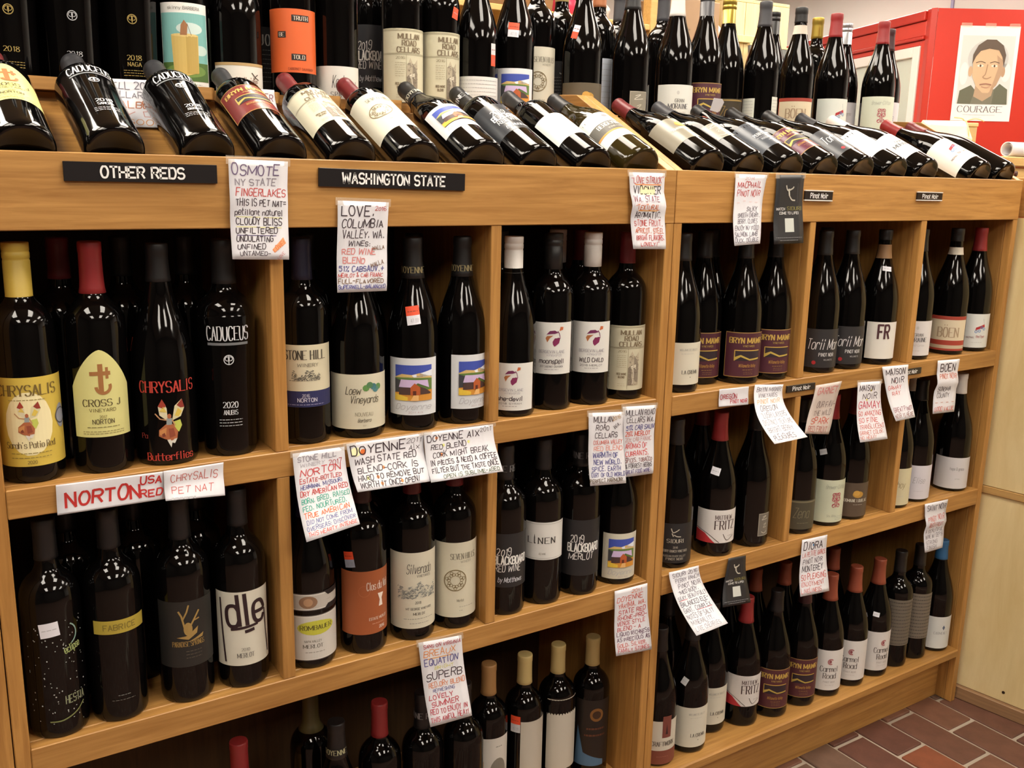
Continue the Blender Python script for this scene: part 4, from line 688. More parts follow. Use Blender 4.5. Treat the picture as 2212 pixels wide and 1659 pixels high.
B(4, .398, .440, 'bord', 'black', .055, 'bottle showing a sliver of pale green label behind the cork picture', [Lb(.040, .141, -6, 80, 'c6ceb8', d_patch)])
B(4, 1.150, .432, 'bord', 'cream', .05, 'cream capped bottle in the second row of the top deck', [Lb(.04, .13, 24, 75, '1d1b1e', d_josh)])
B(4, 1.249, .432, 'bord', 'copper', .05, 'copper capped bottle with narrow pale label behind the divider', [Lb(.030, .144, 4, 40, 'bfc6d2', d_patch)])
B(4, 1.36, .50, 'bord', 'grey', .06, 'grey capped bottle behind the pewter plate bottle')
B(4, 1.430, .432, 'bord', 'grey', .06, 'grey capped bottle just left of the white capsule')
B(4, 1.784, .432, 'burg', 'black', .055, 'black screw capped bottle behind the two side labels', screw=True)
B(4, 1.942, .430, 'bord', 'gold', .05, 'bottle with dull gold foil neck on the top row')
B(4, 2.052, .430, 'burg', 'silver', .056, 'silver screw capped bottle with white label on the top row', [Lb(.02, .10, 34, 72, 'cfcfd6', d_words, lines=(('hope & grace', .004, .1, .1, 'a8a8aa', 'sans', .034),))], screw=True)
B(4, 2.205, .412, 'burg', 'maroon', .055, 'maroon capped bottle furthest right on the top row', [Lb(.02, .108, 36, 72, 'cfcfd6', d_script)])
for x, y, d in ((.147, .425, 'between the first gold and the silver printed bottles'), (.232, .425, 'between the silver and second gold printed bottles'), (.314, .427, 'left of the cork picture label'), (.06, .425, 'at the far left of the top row')):
    B(4, x, y, 'cad', 'black', .06, 'shadowed black bottle in the second row ' + d)
for x, d in ((.10, 'furthest left'), (.19, 'second from left'), (.275, 'third from left'), (.36, 'fourth from left'), (.46, 'fifth from left')):
    B(4, x, .515, 'bord', 'black', .06, 'dark bottle in the third row of the top deck, ' + d)
ud = box('upper_deck', (2.204-1.1003, 0.31, 1.437), (2.30-1.1003, 0.64, 1.452), OAKX, [o for o in bpy.data.objects if o.name.startswith('display_shelf') and abs(o.location.x-1.1003) < .001][0])

# ------------------------------------------------------------------ bottles lying on the slope
TH = R(25.5)
def lying(i, shape, cap, ln, label, labs=(), stick=(), olive=False, screw=False, capprint=None, roll=0.0):
    r = PF[shape][2]; nx = NECKX[i]; d = Vector((0, math.cos(TH), math.sin(TH))); up = Vector((0, -math.sin(TH), math.cos(TH)))
    r = max(r, 0.0375) if shape != 'cad' else 0.0396
    base = Vector((nx, 0.0262, 1.3195 + (0.0262-0.0205)*math.tan(TH))) + up*(r+0.0012) + d*0.012
    t = bottle('wine_bottle', label, base, shape, cap, ln, screw, (0, 0, 0), olive, 'bottles lying on the sloping rack', labs, stick, capprint)
    t.rotation_euler = (Matrix.Rotation(-(math.pi/2-TH), 3, 'X') @ Matrix.Rotation(R(roll), 3, 'Z')).to_euler()
lying(0, 'bord', 'dkred', .062, 'bottle lying with pale yellow label at the left edge of the sloping rack', [Lb(.070, .185, 0, 60, 'd6d48c', d_cross, arch=1, rough=.3)])
lying(1, 'cad', 'charcoal', .062, 'black bottle lying with white shoulder lettering, left one of two', [Lb(.045, .190, 0, 58, None, d_cad, year='2018', low=('SANCHA',), c='d2d4d8')])
lying(2, 'cad', 'charcoal', .062, 'black bottle lying with white shoulder lettering, right one of two', [Lb(.045, .190, 4, 58, None, d_cad, year='2018', low=('AIRAVATA',), c='d2d4d8')])
lying(3, 'bord', 'charcoal', .055, 'bottle lying with russet red label framed in gold on the sloping rack', [Lb(.085, .172, 10, 66, '7d3230', d_bryn, rough=.3)])
lying(4, 'bord', 'dkred', .062, 'bottle lying with engraved beige label and red capsule on the sloping rack', [Lb(.062, .178, 10, 72, 'd2ceb6', d_mull, rough=.3)])
lying(5, 'bord', 'dkred', .062, 'bottle lying with knotwork ring label and red capsule on the sloping rack', [Lb(.055, .178, 18, 74, 'd4d1c0', d_seven, rough=.3)])
lying(6, 'rhone', 'black', .062, 'bottle lying with barn painting label on the sloping rack', [Lb(.060, .140, 15, 60, 'dcdde0', d_doy, rough=.3)], capprint=('DOYENNE', .246, .009, 'b8b8a8'))
lying(7, 'bord', 'black', .066, 'bottle lying with black chalkboard label on the sloping rack', [Lb(.068, .165, 10, 72, '35383d', d_board, rough=.3)], capprint=('WINE RED', .257, .012, 'c8ccd0'))
lying(8, 'bord', 'black', .055, 'bottle lying with white label and thin grey letters on the sloping rack', [Lb(.060, .142, 0, 76, 'dadcdc', d_avi, rough=.3)])
lying(9, 'rhone', 'black', .055, 'olive glass bottle lying with grey banded white label against the divider', [Lb(.055, .150, 5, 76, 'dcdcd8', d_bergw, rough=.3)], olive=True)
lying(10, 'burg', 'dkred', .055, 'bottle lying with red capsule and grey gold crest label right of the divider', [Lb(.055, .135, 10, 74, '837e70', d_dom, rough=.3)])
lying(11, 'burg', 'grey', .055, 'bottle lying with small diamond set pewter plate', [Lb(.070, .125, 20, 28, '8d8a80', d_emb, rough=.3)], [(-10, .16, .014, .010, OR, None, 20)])
lying(12, 'burg', 'black', .03, 'bottle lying with slate grey label and thin white lines', [Lb(.045, .140, 15, 70, '41464e', d_perry, rough=.3)], roll=4)
lying(13, 'burg', 'black', .05, 'bottle lying with maroon and gold label on the sloping rack right part', [Lb(.040, .130, 25, 62, '5c2a3c', d_bryn, rough=.3)])
lying(14, 'burg', 'black', .055, 'bottle lying with slate label, white brush lettering and red dot', [Lb(.040, .130, 5, 66, '45474b', d_torii, rough=.3)])
lying(15, 'burg', 'charcoal', .055, 'bottle lying with bright white label and dark capsule', [Lb(.045, .140, 10, 72, 'dcdcdc', d_script, word='Elise', rough=.3)])
lying(16, 'burg', 'white', .055, 'bottle lying with white label and white capsule', [Lb(.040, .130, 20, 72, 'dcdcda', d_gran, rough=.3)])
lying(17, 'burg', 'red', .055, 'bottle lying with small red wagon label and red capsule on the rack', [Lb(.030, .125, 38, 72, 'd6d8d2', d_fly, rough=.3)])
lying(18, 'burg', 'dkred', .055, 'dark bottle lying at the right end of the sloping rack', [Lb(.04, .12, -62, 20, 'd8d8d2', d_patch, rough=.3)])

sl = tag(empty('paper_slip', (1.445, .262, 1.505), (R(20), 0, R(15))), 'folded white paper slip tucked between necks on the sloping rack', 'paper')
obj('slip', mesh('slip', [(-.022, 0, -.012), (.004, -.004, -.014), (.026, .004, -.012), (.026, .002, .008), (.006, -.003, .015), (-.022, .001, .014)], [(0, 1, 4, 5), (1, 2, 3, 4)]), PAPER, sl); sl.children[0].modifiers.new('t', 'SOLIDIFY').thickness = .0005
# ------------------------------------------------------------------ hand written notes taped to the rails
K, RD, PK, BL, OG, BN, TL, GY = '33262f', 'b23a34', 'd49a94', '4a4a86', 'd2692c', '6b4a2a', '2f9a86', '8a8590'
NOTE = {
'osmote': ((0.3109, -0.003, 1.3613), (0.3911, -0.003, 1.3598), (0.3857, -0.012, 1.2291), (0.3081, -0.012, 1.2318)),
'love': ((0.462, -0.003, 1.3086), (0.5405, -0.003, 1.3063), (0.5339, -0.008, 1.1791), (0.4566, -0.008, 1.18)),
'struck': ((0.9874, -0.003, 1.3578), (1.0668, -0.003, 1.3578), (1.0711, -0.012, 1.2279), (0.9964, -0.012, 1.2299)),
'macphail': ((1.24, -0.003, 1.3598), (1.3217, -0.003, 1.3595), (1.2983, -0.02, 1.2336), (1.2311, -0.02, 1.2307)),
'tag': ((1.3487, -0.003, 1.36), (1.4258, -0.003, 1.3614), (1.425, -0.015, 1.2317), (1.3419, -0.015, 1.231)),
'norton': ((0.0754, -0.003, 0.954), (0.2067, -0.003, 0.9519), (0.2061, -0.004, 0.9136), (0.0744, -0.004, 0.9144)),
'petnat': ((0.2066, -0.004, 0.9525), (0.2858, -0.005, 0.9535), (0.2836, -0.014, 0.9084), (0.2046, -0.014, 0.9141)),
'stonehill': ((0.3856, -0.003, 0.9506), (0.4651, -0.003, 0.9505), (0.4678, -0.05, 0.8437), (0.3853, -0.05, 0.832)),
'doywash': ((0.4685, -0.003, 0.9536), (0.598, -0.003, 0.9537), (0.5948, -0.03, 0.8831), (0.4736, -0.03, 0.8858)),
'doyred': ((0.5969, -0.005, 0.9543), (0.7232, -0.005, 0.9526), (0.7267, -0.033, 0.8795), (0.5948, -0.033, 0.8819)),
'mullan1': ((0.9209, -0.003, 0.9472), (0.9993, -0.003, 0.9405), (1.0039, -0.014, 0.8091), (0.9219, -0.014, 0.8172)),
'mullan2': ((0.9979, -0.0025, 0.9493), (1.0765, -0.003, 0.9442), (1.0734, -0.008, 0.8151), (1.0061, -0.008, 0.8184)),
'oregon': ((1.2358, -0.003, 0.9564), (1.316, -0.003, 0.9536), (1.3169, -0.004, 0.9172), (1.2361, -0.004, 0.9219)),
'bryn': ((1.3336, -0.003, 0.9555), (1.4148, -0.003, 0.9482), (1.3959, -0.09, 0.8617), (1.3021, -0.09, 0.8603)),
'garnet': ((1.5161, -0.003, 0.9354), (1.5979, -0.003, 0.937), (1.5702, -0.004, 0.8234), (1.4921, -0.004, 0.8351)),
'gamay': ((1.6535, -0.003, 0.928), (1.7328, -0.003, 0.9232), (1.7395, -0.03, 0.7969), (1.6436, -0.03, 0.8015)),
'maison': ((1.7316, -0.003, 0.9552), (1.8248, -0.003, 0.9524), (1.8323, -0.03, 0.8352), (1.7627, -0.03, 0.8339)),
'boen': ((1.9375, -0.003, 0.9511), (2.0232, -0.003, 0.948), (2.0238, -0.005, 0.8201), (1.9373, -0.005, 0.8245)),
'yakima': ((0.9989, -0.003, 0.5954), (1.0781, -0.003, 0.5943), (1.0886, -0.015, 0.4589), (0.999, -0.015, 0.469)),
'perry': ((1.1332, -0.003, 0.6032), (1.2108, -0.003, 0.6017), (1.2122, -0.09, 0.5142), (1.1299, -0.09, 0.5094)),
'tag2': ((1.295, -0.003, 0.5981), (1.344, -0.003, 0.5952), (1.3513, -0.02, 0.4955), (1.2692, -0.02, 0.5041)),
'diora': ((1.5172, -0.003, 0.5936), (1.5987, -0.003, 0.5904), (1.6023, -0.02, 0.463), (1.506, -0.02, 0.4716)),
'noir': ((1.9537, -0.003, 0.5985), (2.0475, -0.003, 0.595), (2.0379, -0.01, 0.4729), (1.9656, -0.01, 0.4742)),
'breaux': ((0.588, -0.003, 0.6004), (0.6688, -0.003, 0.5938), (0.6816, -0.02, 0.4487), (0.6014, -0.02, 0.4529))}
def sheet(name, key, label, cat, paper, pw=1.7, fold=0.0, tape=True, group=None, q=None, wob=0.0012):
    q = [Vector(c) for c in (q or NOTE[key])]; W = ((q[1]-q[0]).length + (q[2]-q[3]).length)/2; H = ((q[3]-q[0]).length + (q[2]-q[1]).length)/2
    def mp(X, Y, lay):                       # X 0..W from left, Y 0..H down from the top
        a, b = X/W, Y/H
        top = q[0].lerp(q[1], a); bot = q[3].lerp(q[2], a); p = top.lerp(bot, b)
        p.y = top.y + (bot.y-top.y)*(max(b, 0)**pw) - wob*math.sin(b*7+a*2) - fold*max(0, 1-abs(b-0.42)*6)
        p.y -= 0.00035 + 0.0003*lay
        return p
    n, m_ = 6, 16; vs = [mp(W*i/n, H*j/m_, 0) for j in range(m_+1) for i in range(n+1)]
    fs = [(j*(n+1)+i, j*(n+1)+i+1, (j+1)*(n+1)+i+1, (j+1)*(n+1)+i) for j in range(m_) for i in range(n)]
    t = obj(name, mesh(name, vs, fs), paper, None, True); tag(t, label, cat, group)
    md = t.modifiers.new('thick', 'SOLIDIFY'); md.thickness = 0.0002; md.offset = -1
    if tape:
        tp = Pr(); tv = [mp(W*a, H*b, 1.5) for a, b in ((-.04, -.035), (1.04, -.035), (1.04, .05), (-.04, .05))]; obj('tape', mesh('tape', tv, [(0, 1, 2, 3)]), TAPE, t)
    return t, mp, W, H
def note(key, label, lines, extra=None, paper=None, seed=1, **kw):
    t, mp, W, H = sheet('note', key, label, 'note', paper or PAPER, group='hand written notes on the shelf rails', **kw)
    p = Pr(); rg = random.Random(seed); tot = sum(l[2] for l in lines); y = 0.03*H
    for s, c, hh, x0, x1 in lines:
        lh = hh/tot*0.94*H; sz = lh*0.68
        st = 'hand'; wt = 0.15 if sz < 0.009 else 0.12
        p.text(s, (x0+x1)/2*W, -(y+lh*0.86), sz, c, st, (x1-x0)*W, rng=rg, wt=wt); y += lh
    if extra: extra(p, W, H, rg)
    p.build('writing', lambda X, Y, l: mp(X, -Y, l+0.5), t)
    return t
hl = lambda p, x0, x1, y, c, t=.0012: p.line([(x0, -y), (x1, -y)], t, c, 1)
def ex_os(p, W, H, rg):
    for x0, x1, y in ((.1, .52, .572), (.58, .9, .574), (.1, .46, .672), (.48, .88, .674)): hl(p, x0*W, x1*W, y*H, 'd8d69a')
    hl(p, .1*W, .78*W, .757*H, '4a3a6a', .001); p.poly([(.74*W, -.93*H), (.70*W, -.90*H), (.90*W, -.77*H), (.95*W, -.83*H)], 'e8a070', 1)
    p.text('LOVE!', .84*W, -.88*H, .045*H, OG, 'hand', .24*W, rot=38, rng=rg, lay=3); p.text('LOVE', .87*W, -.97*H, .03*H, RD, 'hand', .16*W, rot=45, rng=rg, lay=3)
note('osmote', 'tall note in purple, red and black hand lettering taped over the left post', [('OSMOTE', '6a5a7a', 2.0, .05, .84), ('NY STATE', GY, 1.4, .10, .78), ('FINGERLAKES', RD, 1.5, .10, .95), ('THIS IS PET NAT=', K, 1.4, .10, .96), ('petillant naturel', K, 1.3, .08, .90), ('CLOUDY BLISS', K, 1.4, .10, .88), ('UNFILTERED', K, 1.2, .09, .80), ('UNDULATING', K, 1.2, .09, .72), ('UNFINED', K, 1.1, .10, .58), ('UNTAMED-', K, .9, .14, .66)], ex_os, seed=2, fold=.002)
def ex_lv(p, W, H, rg): p.text('2016', .84*W, -.095*H, .04*H, RD, 'hand', .22*W, rng=rg, wt=.14); p.text('WALLA', .82*W, -.53*H, .045*H, BN, 'hand', .24*W, rot=8, rng=rg, wt=.14); p.text('WALLA', .80*W, -.71*H, .045*H, BN, 'hand', .26*W, rot=18, rng=rg, wt=.14)
note('love', 'note in thin black lettering with red and blue lines below the longest sign', [('LOVE.', K, 2.0, .07, .72), ('COLUMBIA', K, 1.7, .08, .90), ('VALLEY, WA.', K, 1.6, .10, .94), ('WINES:', K, 1.1, .22, .66), ('RED WINE', 'c87a78', 1.3, .10, .76), ('BLEND', 'c87a78', 1.3, .12, .54), ('51% CABSAUV.+', BL, 1.2, .04, .92), ('MERLOT & CAB FRANC', RD, .8, .02, .90), ('FULL-FLAVORED', BN, .95, .02, .92), ('SUPERWELL-BALANCED', '3a3a8a', .8, .02, .96)], ex_lv, seed=3)
def ex_ls(p, W, H, rg): hl(p, .15*W, .9*W, .155*H, 'e8975c', .0018); p.rect(.28*W, -.29*H, .72*W, -.17*H, 'e2dfb4', 0); hl(p, .2*W, .75*W, .495*H, 'e8b070', .002)
note('struck', 'folded note in red, orange and black lettering hanging over the double post', [('"LOVE STRUCK"', RD, 1.3, .06, .96), ('VIOGNIER', K, 1.5, .10, .88), ('WA. STATE', '8a4a5a', 1.1, .08, .82), ('"TEXTURAL', OG, 1.1, .10, .80), ('AROMATIC,', K, 1.2, .12, .88), ('STONE FRUIT,', RD, 1.1, .10, .92), ('APRICOT, STEEL', 'c2603a', 1.0, .12, .94), ('BRIGHT FLAVORS,', RD, 1.0, .12, .95), ('LOVELY!"', RD, .8, .24, .78)], ex_ls, seed=4, fold=.007)
note('macphail', 'narrow note with bold red heading and grey script beside the black tag', [('2014', 'c9a0a0', .7, .3, .6), ('MACPHAIL', RD, 1.5, .08, .86), ('PINOT NOIR', RD, 1.5, .08, .86), ('- - - -', 'e0c6c6', 1.6, .1, .8), ('SILKY', '5a5560', 1.1, .46, .82), ('SMOOTH CHERRY,', '5a5560', 1.1, .16, .92), ('BERRY, CLOVES', '5a5560', 1.1, .16, .84), ('ENJOY W/ FOOD', '6a6570', 1.2, .06, .90), ('SALMON, LAMB', '6a6570', 1.1, .04, .86), ('DUCK, DOUBLE', '6a6570', 1.0, .04, .90)], seed=5)
BLK = mat('black_card', '232325', 0.45)
def black_tag(key, label):
    t, mp, W, H = sheet('hang_tag', key, label, 'tag', BLK, tape=(key == 'tag')); p = Pr(); c = 'b9b5a8'
    p.line([(.36*W, -.15*H), (.42*W, -.22*H), (.58*W, -.20*H), (.64*W, -.17*H)], .0028, c, 2, True); p.line([(.46*W, -.20*H), (.50*W, -.30*H)], .004, c); p.line([(.5*W, -.30*H), (.6*W, -.36*H), (.72*W, -.37*H)], .0026, c, 2, True); p.line([(.78*W, -.12*H), (.80*W, -.40*H)], .0008, '57575a')
    p.text('WATCH', .22*W, -.51*H, .034*H, 'c9c9c6', 'bold', .30*W); p.text('SIDURI', .70*W, -.51*H, .05*H, '8f8748', 'serif', .50*W); p.text('COME TO LIFE!', .52*W, -.57*H, .034*H, 'c9c9c6', 'bold', .66*W); p.rect(.38*W, -.83*H, .68*W, -.63*H, 'b9bcb6', 1)
    p.greek(.06*W, .94*W, -.91*H, .001, '77777a'); p.greek(.2*W, .8*W, -.95*H, .001, '77777a'); p.build('print', lambda X, Y, l: mp(X, -Y, l+.5), t)
black_tag('tag', 'black printed hang tag on the top rail beside the first small white bordered sign')
black_tag('tag2', 'black printed hang tag below the middle shelf edge next to the red capsule')
def ex_no(p, W, H, rg): p.text('NORTON', .42*W, -.78*H, .50*H, 'b52a26', 'hand', .68*W, rng=rg, wt=.16); p.text('USA', .87*W, -.36*H, .26*H, 'b52a26', 'hand', .20*W, rng=rg, wt=.2); p.text('RED', .87*W, -.82*H, .26*H, 'b52a26', 'hand', .20*W, rng=rg, wt=.2)
def simple(key, label, draw, **kw):
    t, mp, W, H = sheet('note', key, label, 'note', PAPER, group='hand written notes on the shelf rails', **kw); p = Pr(); draw(p, W, H, random.Random(9)); p.build('writing', lambda X, Y, l: mp(X, -Y, l+.5), t)
simple('norton', 'wide strip note with large red marker letters on the left shelf edge', ex_no, tape=False, wob=0.0004)
def ex_pn(p, W, H, rg): p.text("CHRYSALIS", .50*W, -.42*H, .26*H, 'b8584e', 'hand', .78*W, rng=rg, wt=.09); p.text('PET NAT', .46*W, -.80*H, .22*H, 'c2605a', 'hand', .68*W, rng=rg, wt=.09); p.greek(.1*W, .5*W, -.95*H, .003, 'b0b0b4')
simple('petnat', 'curled strip note in thin red letters right of the big red lettered strip', ex_pn, tape=False)
def ex_sh(p, W, H, rg): p.text('2017', .80*W, -.215*H, .06*H, 'a83a44', 'hand', .26*W, rng=rg, wt=.12)
note('stonehill', 'many coloured note curling outward below the left cubby, with teal lines', [('STONE HILL', GY, 1.5, .08, .82), ('WINERY', 'a8a4ac', 1.0, .12, .58), ('NORTON', 'c23c3c', 1.9, .10, .88), ('ESTATE-BOTTLED', RD, 1.2, .08, .88), ('HERMANN, MISSOURI', BL, 1.1, .08, .88), ('DRY AMERICAN RED', RD, 1.3, .06, .96), ('BORN, BRED, RAISED', TL, 1.3, .06, .96), ('FED, NOURTURED,', TL, 1.2, .06, .88), ('TRUE AMERICAN', OG, 1.2, .06, .90), ('DID NOT COME FROM', '6a70a0', 1.0, .08, .92), ('OVERSEAS; DISCOVER', '6a70a0', 1.0, .06, .95), ('THIS HEARTY INTENSE', 'd0523c', .9, .06, .96)], ex_sh, seed=7)
def dots(p, L):
    for x, y, c in L: p.ell(x, -y, .0024, .0026, c, 1)
def ex_dw(p, W, H, rg): p.text('2011', .86*W, -.17*H, .09*H, K, 'hand', .2*W, rng=rg); p.text('Aix', .86*W, -.32*H, .10*H, K, 'hand', .14*W, rng=rg); p.ell(.10*W, -.20*H, .008, .0075, 'e2e4b4', 1); p.ell(.19*W, -.22*H, .0045, .005, OG, 1); dots(p, [(.42*W, .60*H, 'e08a4c'), (.19*W, .77*H, 'd8d88a'), (.32*W, .77*H, 'e08a4c'), (.35*W, .90*H, 'e08a4c'), (.62*W, .90*H, 'e08a4c')])
note('doywash', 'wide note with yellow and orange filled initials, left one of a pair', [('DOYENNE', K, 2.1, .04, .74), ('WASH STATE RED', K, 1.5, .06, .88), ('BLEND-CORK IS', K, 1.4, .08, .88), ('HARD TO REMOVE BUT', K, 1.1, .06, .94), ('WORTH IT ONCE OPEN!', K, 1.1, .06, .86)], ex_dw, seed=8)
def ex_dr(p, W, H, rg): p.text('2011', .88*W, -.13*H, .09*H, K, 'hand', .16*W, rng=rg); dots(p, [(.17*W, .14*H, 'e08a4c'), (.26*W, .31*H, 'd8d88a'), (.22*W, .50*H, 'e08a4c'), (.62*W, .31*H, 'd8d88a')])
note('doyred', 'wide note about a fragile cork, right one of a pair', [('DOYENNE AIX', K, 1.6, .04, .78), ('RED BLEND', K, 1.3, .08, .58), ('CORK MIGHT BREAK', K, 1.3, .10, .88), ('IN PIECES & NEED A COFFEE', K, 1.1, .05, .97), ('FILTER BUT THE TASTE ONCE', K, 1.1, .05, .97), ('OPEN IS SUBLIME-AGED', '4a5a3a', .8, .18, .96)], ex_dr, seed=9)
def ex_m1(p, W, H, rg): p.text('2016', .80*W, -.10*H, .045*H, 'b08a50', 'hand', .24*W, rot=14, rng=rg, wt=.14); p.text('WA.', .84*W, -.21*H, .06*H, K, 'hand', .2*W, rot=35, rng=rg)
note('mullan1', 'long note with black heading and blue lines, left of two under the engraved label', [('MULLAN', K, 1.7, .14, .68), ('ROAD', K, 1.5, .20, .58), ('CELLARS', K, 1.6, .18, .82), ('COLUMBIA VALLEY', 'c86a60', 1.1, .14, .96), ('RED BLEND', 'd8968c', 1.3, .15, .95), ('WARMTH OF', BL, 1.4, .12, .82), ('NEW WORLD.', BL, 1.3, .14, .90), ('SPICE, EARTH', BL, 1.2, .08, .86), ('DIRT OF OLD WORLD', BL, 1.1, .06, .97), ('PERFECT HARMONY', '57452a', 1.0, .0, .92)], ex_m1, seed=10)
note('mullan2', 'long note with bold red middle lines touching the double post', [('MULLAN ROAD', K, 1.5, .08, .96), ('CELLARS WA.', K, 1.4, .10, .96), ('51% CAB SAUV', BL, 1.3, .08, .98), ('29% MERLOT', 'c8503c', 1.2, .06, .86), ('20% CAB FRANC', 'c09a9a', 1.0, .06, .90), ('AROMAS OF', 'c8322c', 1.4, .06, .76), ('CURRANTS.', 'c8322c', 1.4, .06, .82), ('SPICES, TOBACCO', '7a4a4a', 1.1, .04, .92), ('& FORREST HERBS', K, 1.1, .04, .92), ('GREAT FOOD WINE!', '4a3a7a', 1.0, .02, .90)], seed=11)
def ex_or(p, W, H, rg): p.text('OREGON', .32*W, -.58*H, .28*H, 'a83444', 'hand', .56*W, rng=rg, wt=.14); p.text('PINOT NOIR', .66*W, -.84*H, .20*H, 'b83a44', 'hand', .56*W, rng=rg, wt=.16)
simple('oregon', 'small white slip with red lettering on the right unit shelf edge', ex_or, tape=False, wob=0.0004)
note('bryn', 'note flicking outward from the right unit shelf edge with grey lettering', [('BRYN MAWR', '77727a', 1.3, .08, .92), ('VINEYARDS', '77727a', 1.1, .14, .80), ('PINOT NOIR', 'd8a070', 1.2, .10, .86), ('OREGON', '77727a', 1.3, .16, .72), ('"LUSH LAYERS', '77727a', 1.2, .12, .90), ('DISTINCT TEXTURE', '77727a', 1.1, .08, .94), ('BRIGHT BERRY', '77727a', 1.1, .10, .82), ('PLEASURES', '77727a', 1.0, .10, .72)], seed=12, pw=2.0, tape=False)
BACKLITP = mat('note_paper_backlit', 'c9bcb4', 0.8)  # back-lit look put into the paper colour as a grey
note('garnet', 'back leaning note greyed to look back-lit with red heading next to the small black sign', [('GARNET', 'c87a78', 1.4, .12, .90), (' ', K, .8, .1, .5), ('OUR FAV-', '8a7a78', 1.2, .24, .96), ('THE WILD', '8a7a78', 1.1, .20, .86), ('SPARK', 'c85a48', 1.2, .16, .82), ('RED FRUIT', 'b06a60', 1.1, .10, .84)], seed=13, paper=BACKLITP, tape=False)
note('gamay', 'note with black heading, thick red middle word and pink lines', [('MAISON', K, 1.5, .08, .70), ('NOIR', K, 1.5, .22, .82), ('GAMAY', 'c8465a', 1.8, .06, .94), ('SO AMAZING', 'd0605c', 1.2, .06, .92), ('SO FINE', 'd0605c', 1.2, .06, .76), ('TRANSLUCENT', 'c87068', 1.1, .06, .96), ('GARNET COLOR,', 'c88078', .9, .04, .90), ('NO HEAVY', 'c88078', .8, .04, .6)], lambda p, W, H, rg: dots(p, [(.58*W, .15*H, 'd8d060'), (.40*W, .31*H, 'd8d060')]), seed=14)
note('maison', 'note with black heading and pink filled letter on the shelf edge beside the post', [('MAISON', K, 1.5, .10, .86), ('NOIR', K, 1.5, .28, .80), ('GAMAY', 'd0605c', 1.0, .10, .66), ('RAY', 'd0605c', 1.0, .24, .60), (' ', K, 1.8, .1, .5), ('GREAT PINOT', '8a4a58', 1.0, .10, .95), ('NOIR IS HERE', '8a5a58', 1.0, .06, .92)], lambda p, W, H, rg: dots(p, [(.44*W, .29*H, 'd88a94')]), seed=15, tape=False)
note('boen', 'folded note with black name on top and red lines at the right end', [('BOEN', K, 1.8, .14, .84), ('PINOT NOIR', 'c87058', 1.1, .12, .92), (' ', K, 1.0, .1, .5), ('SONOMA', '57525a', 1.1, .14, .72), ('COUNTY', '57525a', 1.0, .14, .68), ('- - - -', 'c89a90', 1.2, .1, .9), ('GOOD VALUE', 'c8685c', 1.0, .06, .92)], seed=16, fold=.006, tape=False)
note('yakima', 'note in red lettering on the lower left end of the double post', [('2011', OG, .9, .5, .82), ('DOYENNE', 'c8523c', 1.5, .06, .84), ('YAKIMA, WA.', 'c8523c', 1.4, .10, .94), ('STATE RED', 'b84444', 1.3, .12, .92), ('RHONE-PRO-', 'b84444', 1.2, .10, .95), ('VENCE STYLE', 'b84444', 1.1, .08, .88), ('BLEND - A', 'b84444', 1.1, .08, .74), ('LIQUID RICHNESS', '5a3a56', 1.1, .06, .97), ('AS PRECIOUS AS', '5a3a56', 1.1, .06, .97), ('GOLD, SILVER,', 'c8645c', 1.1, .06, .86), ('FAMILY STONES', 'b84a4c', 1.0, .06, .92)], seed=17, tape=False)
def ex_pr(p, W, H, rg): p.rect(.48*W, -.53*H, .96*W, -.46*H, 'e6ec9a', 0); p.rect(.08*W, -.625*H, .66*W, -.55*H, 'e6ec9a', 0); hl(p, .06*W, .34*W, .535*H, 'c8525a', .001); hl(p, .45*W, .92*W, .715*H, 'c8525a', .001)
note('perry', 'note curling far outward with grey pencil lines and yellow highlights', [('SIDURI 2016', '57525e', 1.4, .10, .92), ('PERRY RANCH', '57525e', 1.4, .16, .95), ('PINOT NOIR', '57525e', 1.4, .20, .94), ('"MED BODY,', '57525e', 1.1, .14, .80), ('SILKY, BEAUTIFULLY', '57525e', 1.1, .06, .97), ('BALANCED ELE-', '57525e', 1.2, .06, .94), ('GANT, COMPLEX', '6a6570', 1.1, .06, .90), ('NOTES OF SALTY', '77727c', 1.1, .06, .86), ('MINERALITY,', '8a858e', 1.0, .08, .74), ('LIVE CHERRIES', '9a959e', 1.0, .08, .84)], ex_pr, seed=18, tape=False)
note('diora', 'note with black name, blue filled letter and red lines on the lower right shelf edge', [('DIORA', K, 1.8, .08, .82), ('LA PETITE GRACE', 'c8605a', 1.1, .06, .96), ('PINOT NOIR', '6a6570', 1.2, .10, .84), ('MONTEREY', '2c2630', 1.3, .08, .84), ('SO PLEASING', 'c85a52', 1.3, .06, .92), ('ENJOYMENT', 'c8706a', 1.0, .06, .84), ('LIVELINESS', 'c8706a', 1.0, .04, .72)], lambda p, W, H, rg: dots(p, [(.46*W, .13*H, '4a90c8')]), seed=19, tape=False)
note('noir', 'curled note with dark name and red lines above the bright blue capsule', [('SAINT NOIR', '57525e', 1.4, .10, .94), (' ', K, .6, .1, .5), ('PINOT NOIR', 'c8706a', 1.2, .12, .90), ('RED FRUIT', 'c8605a', 1.2, .2, .85), ('A BEAUTIFUL', '77727c', 1.0, .08, .92), ('WINE W/ DEPTH', '77727c', 1.0, .08, .92), ('STRONG', '8a858e', 1.0, .1, .66), ('FINISH', '8a858e', .9, .1, .6)], seed=20, fold=.006, tape=False)
def ex_br(p, W, H, rg): p.rect(.38*W, -.08*H, .58*W, -.02*H, 'e8c070', 0); hl(p, .08*W, .75*W, .215*H, 'e0a050', .0016)
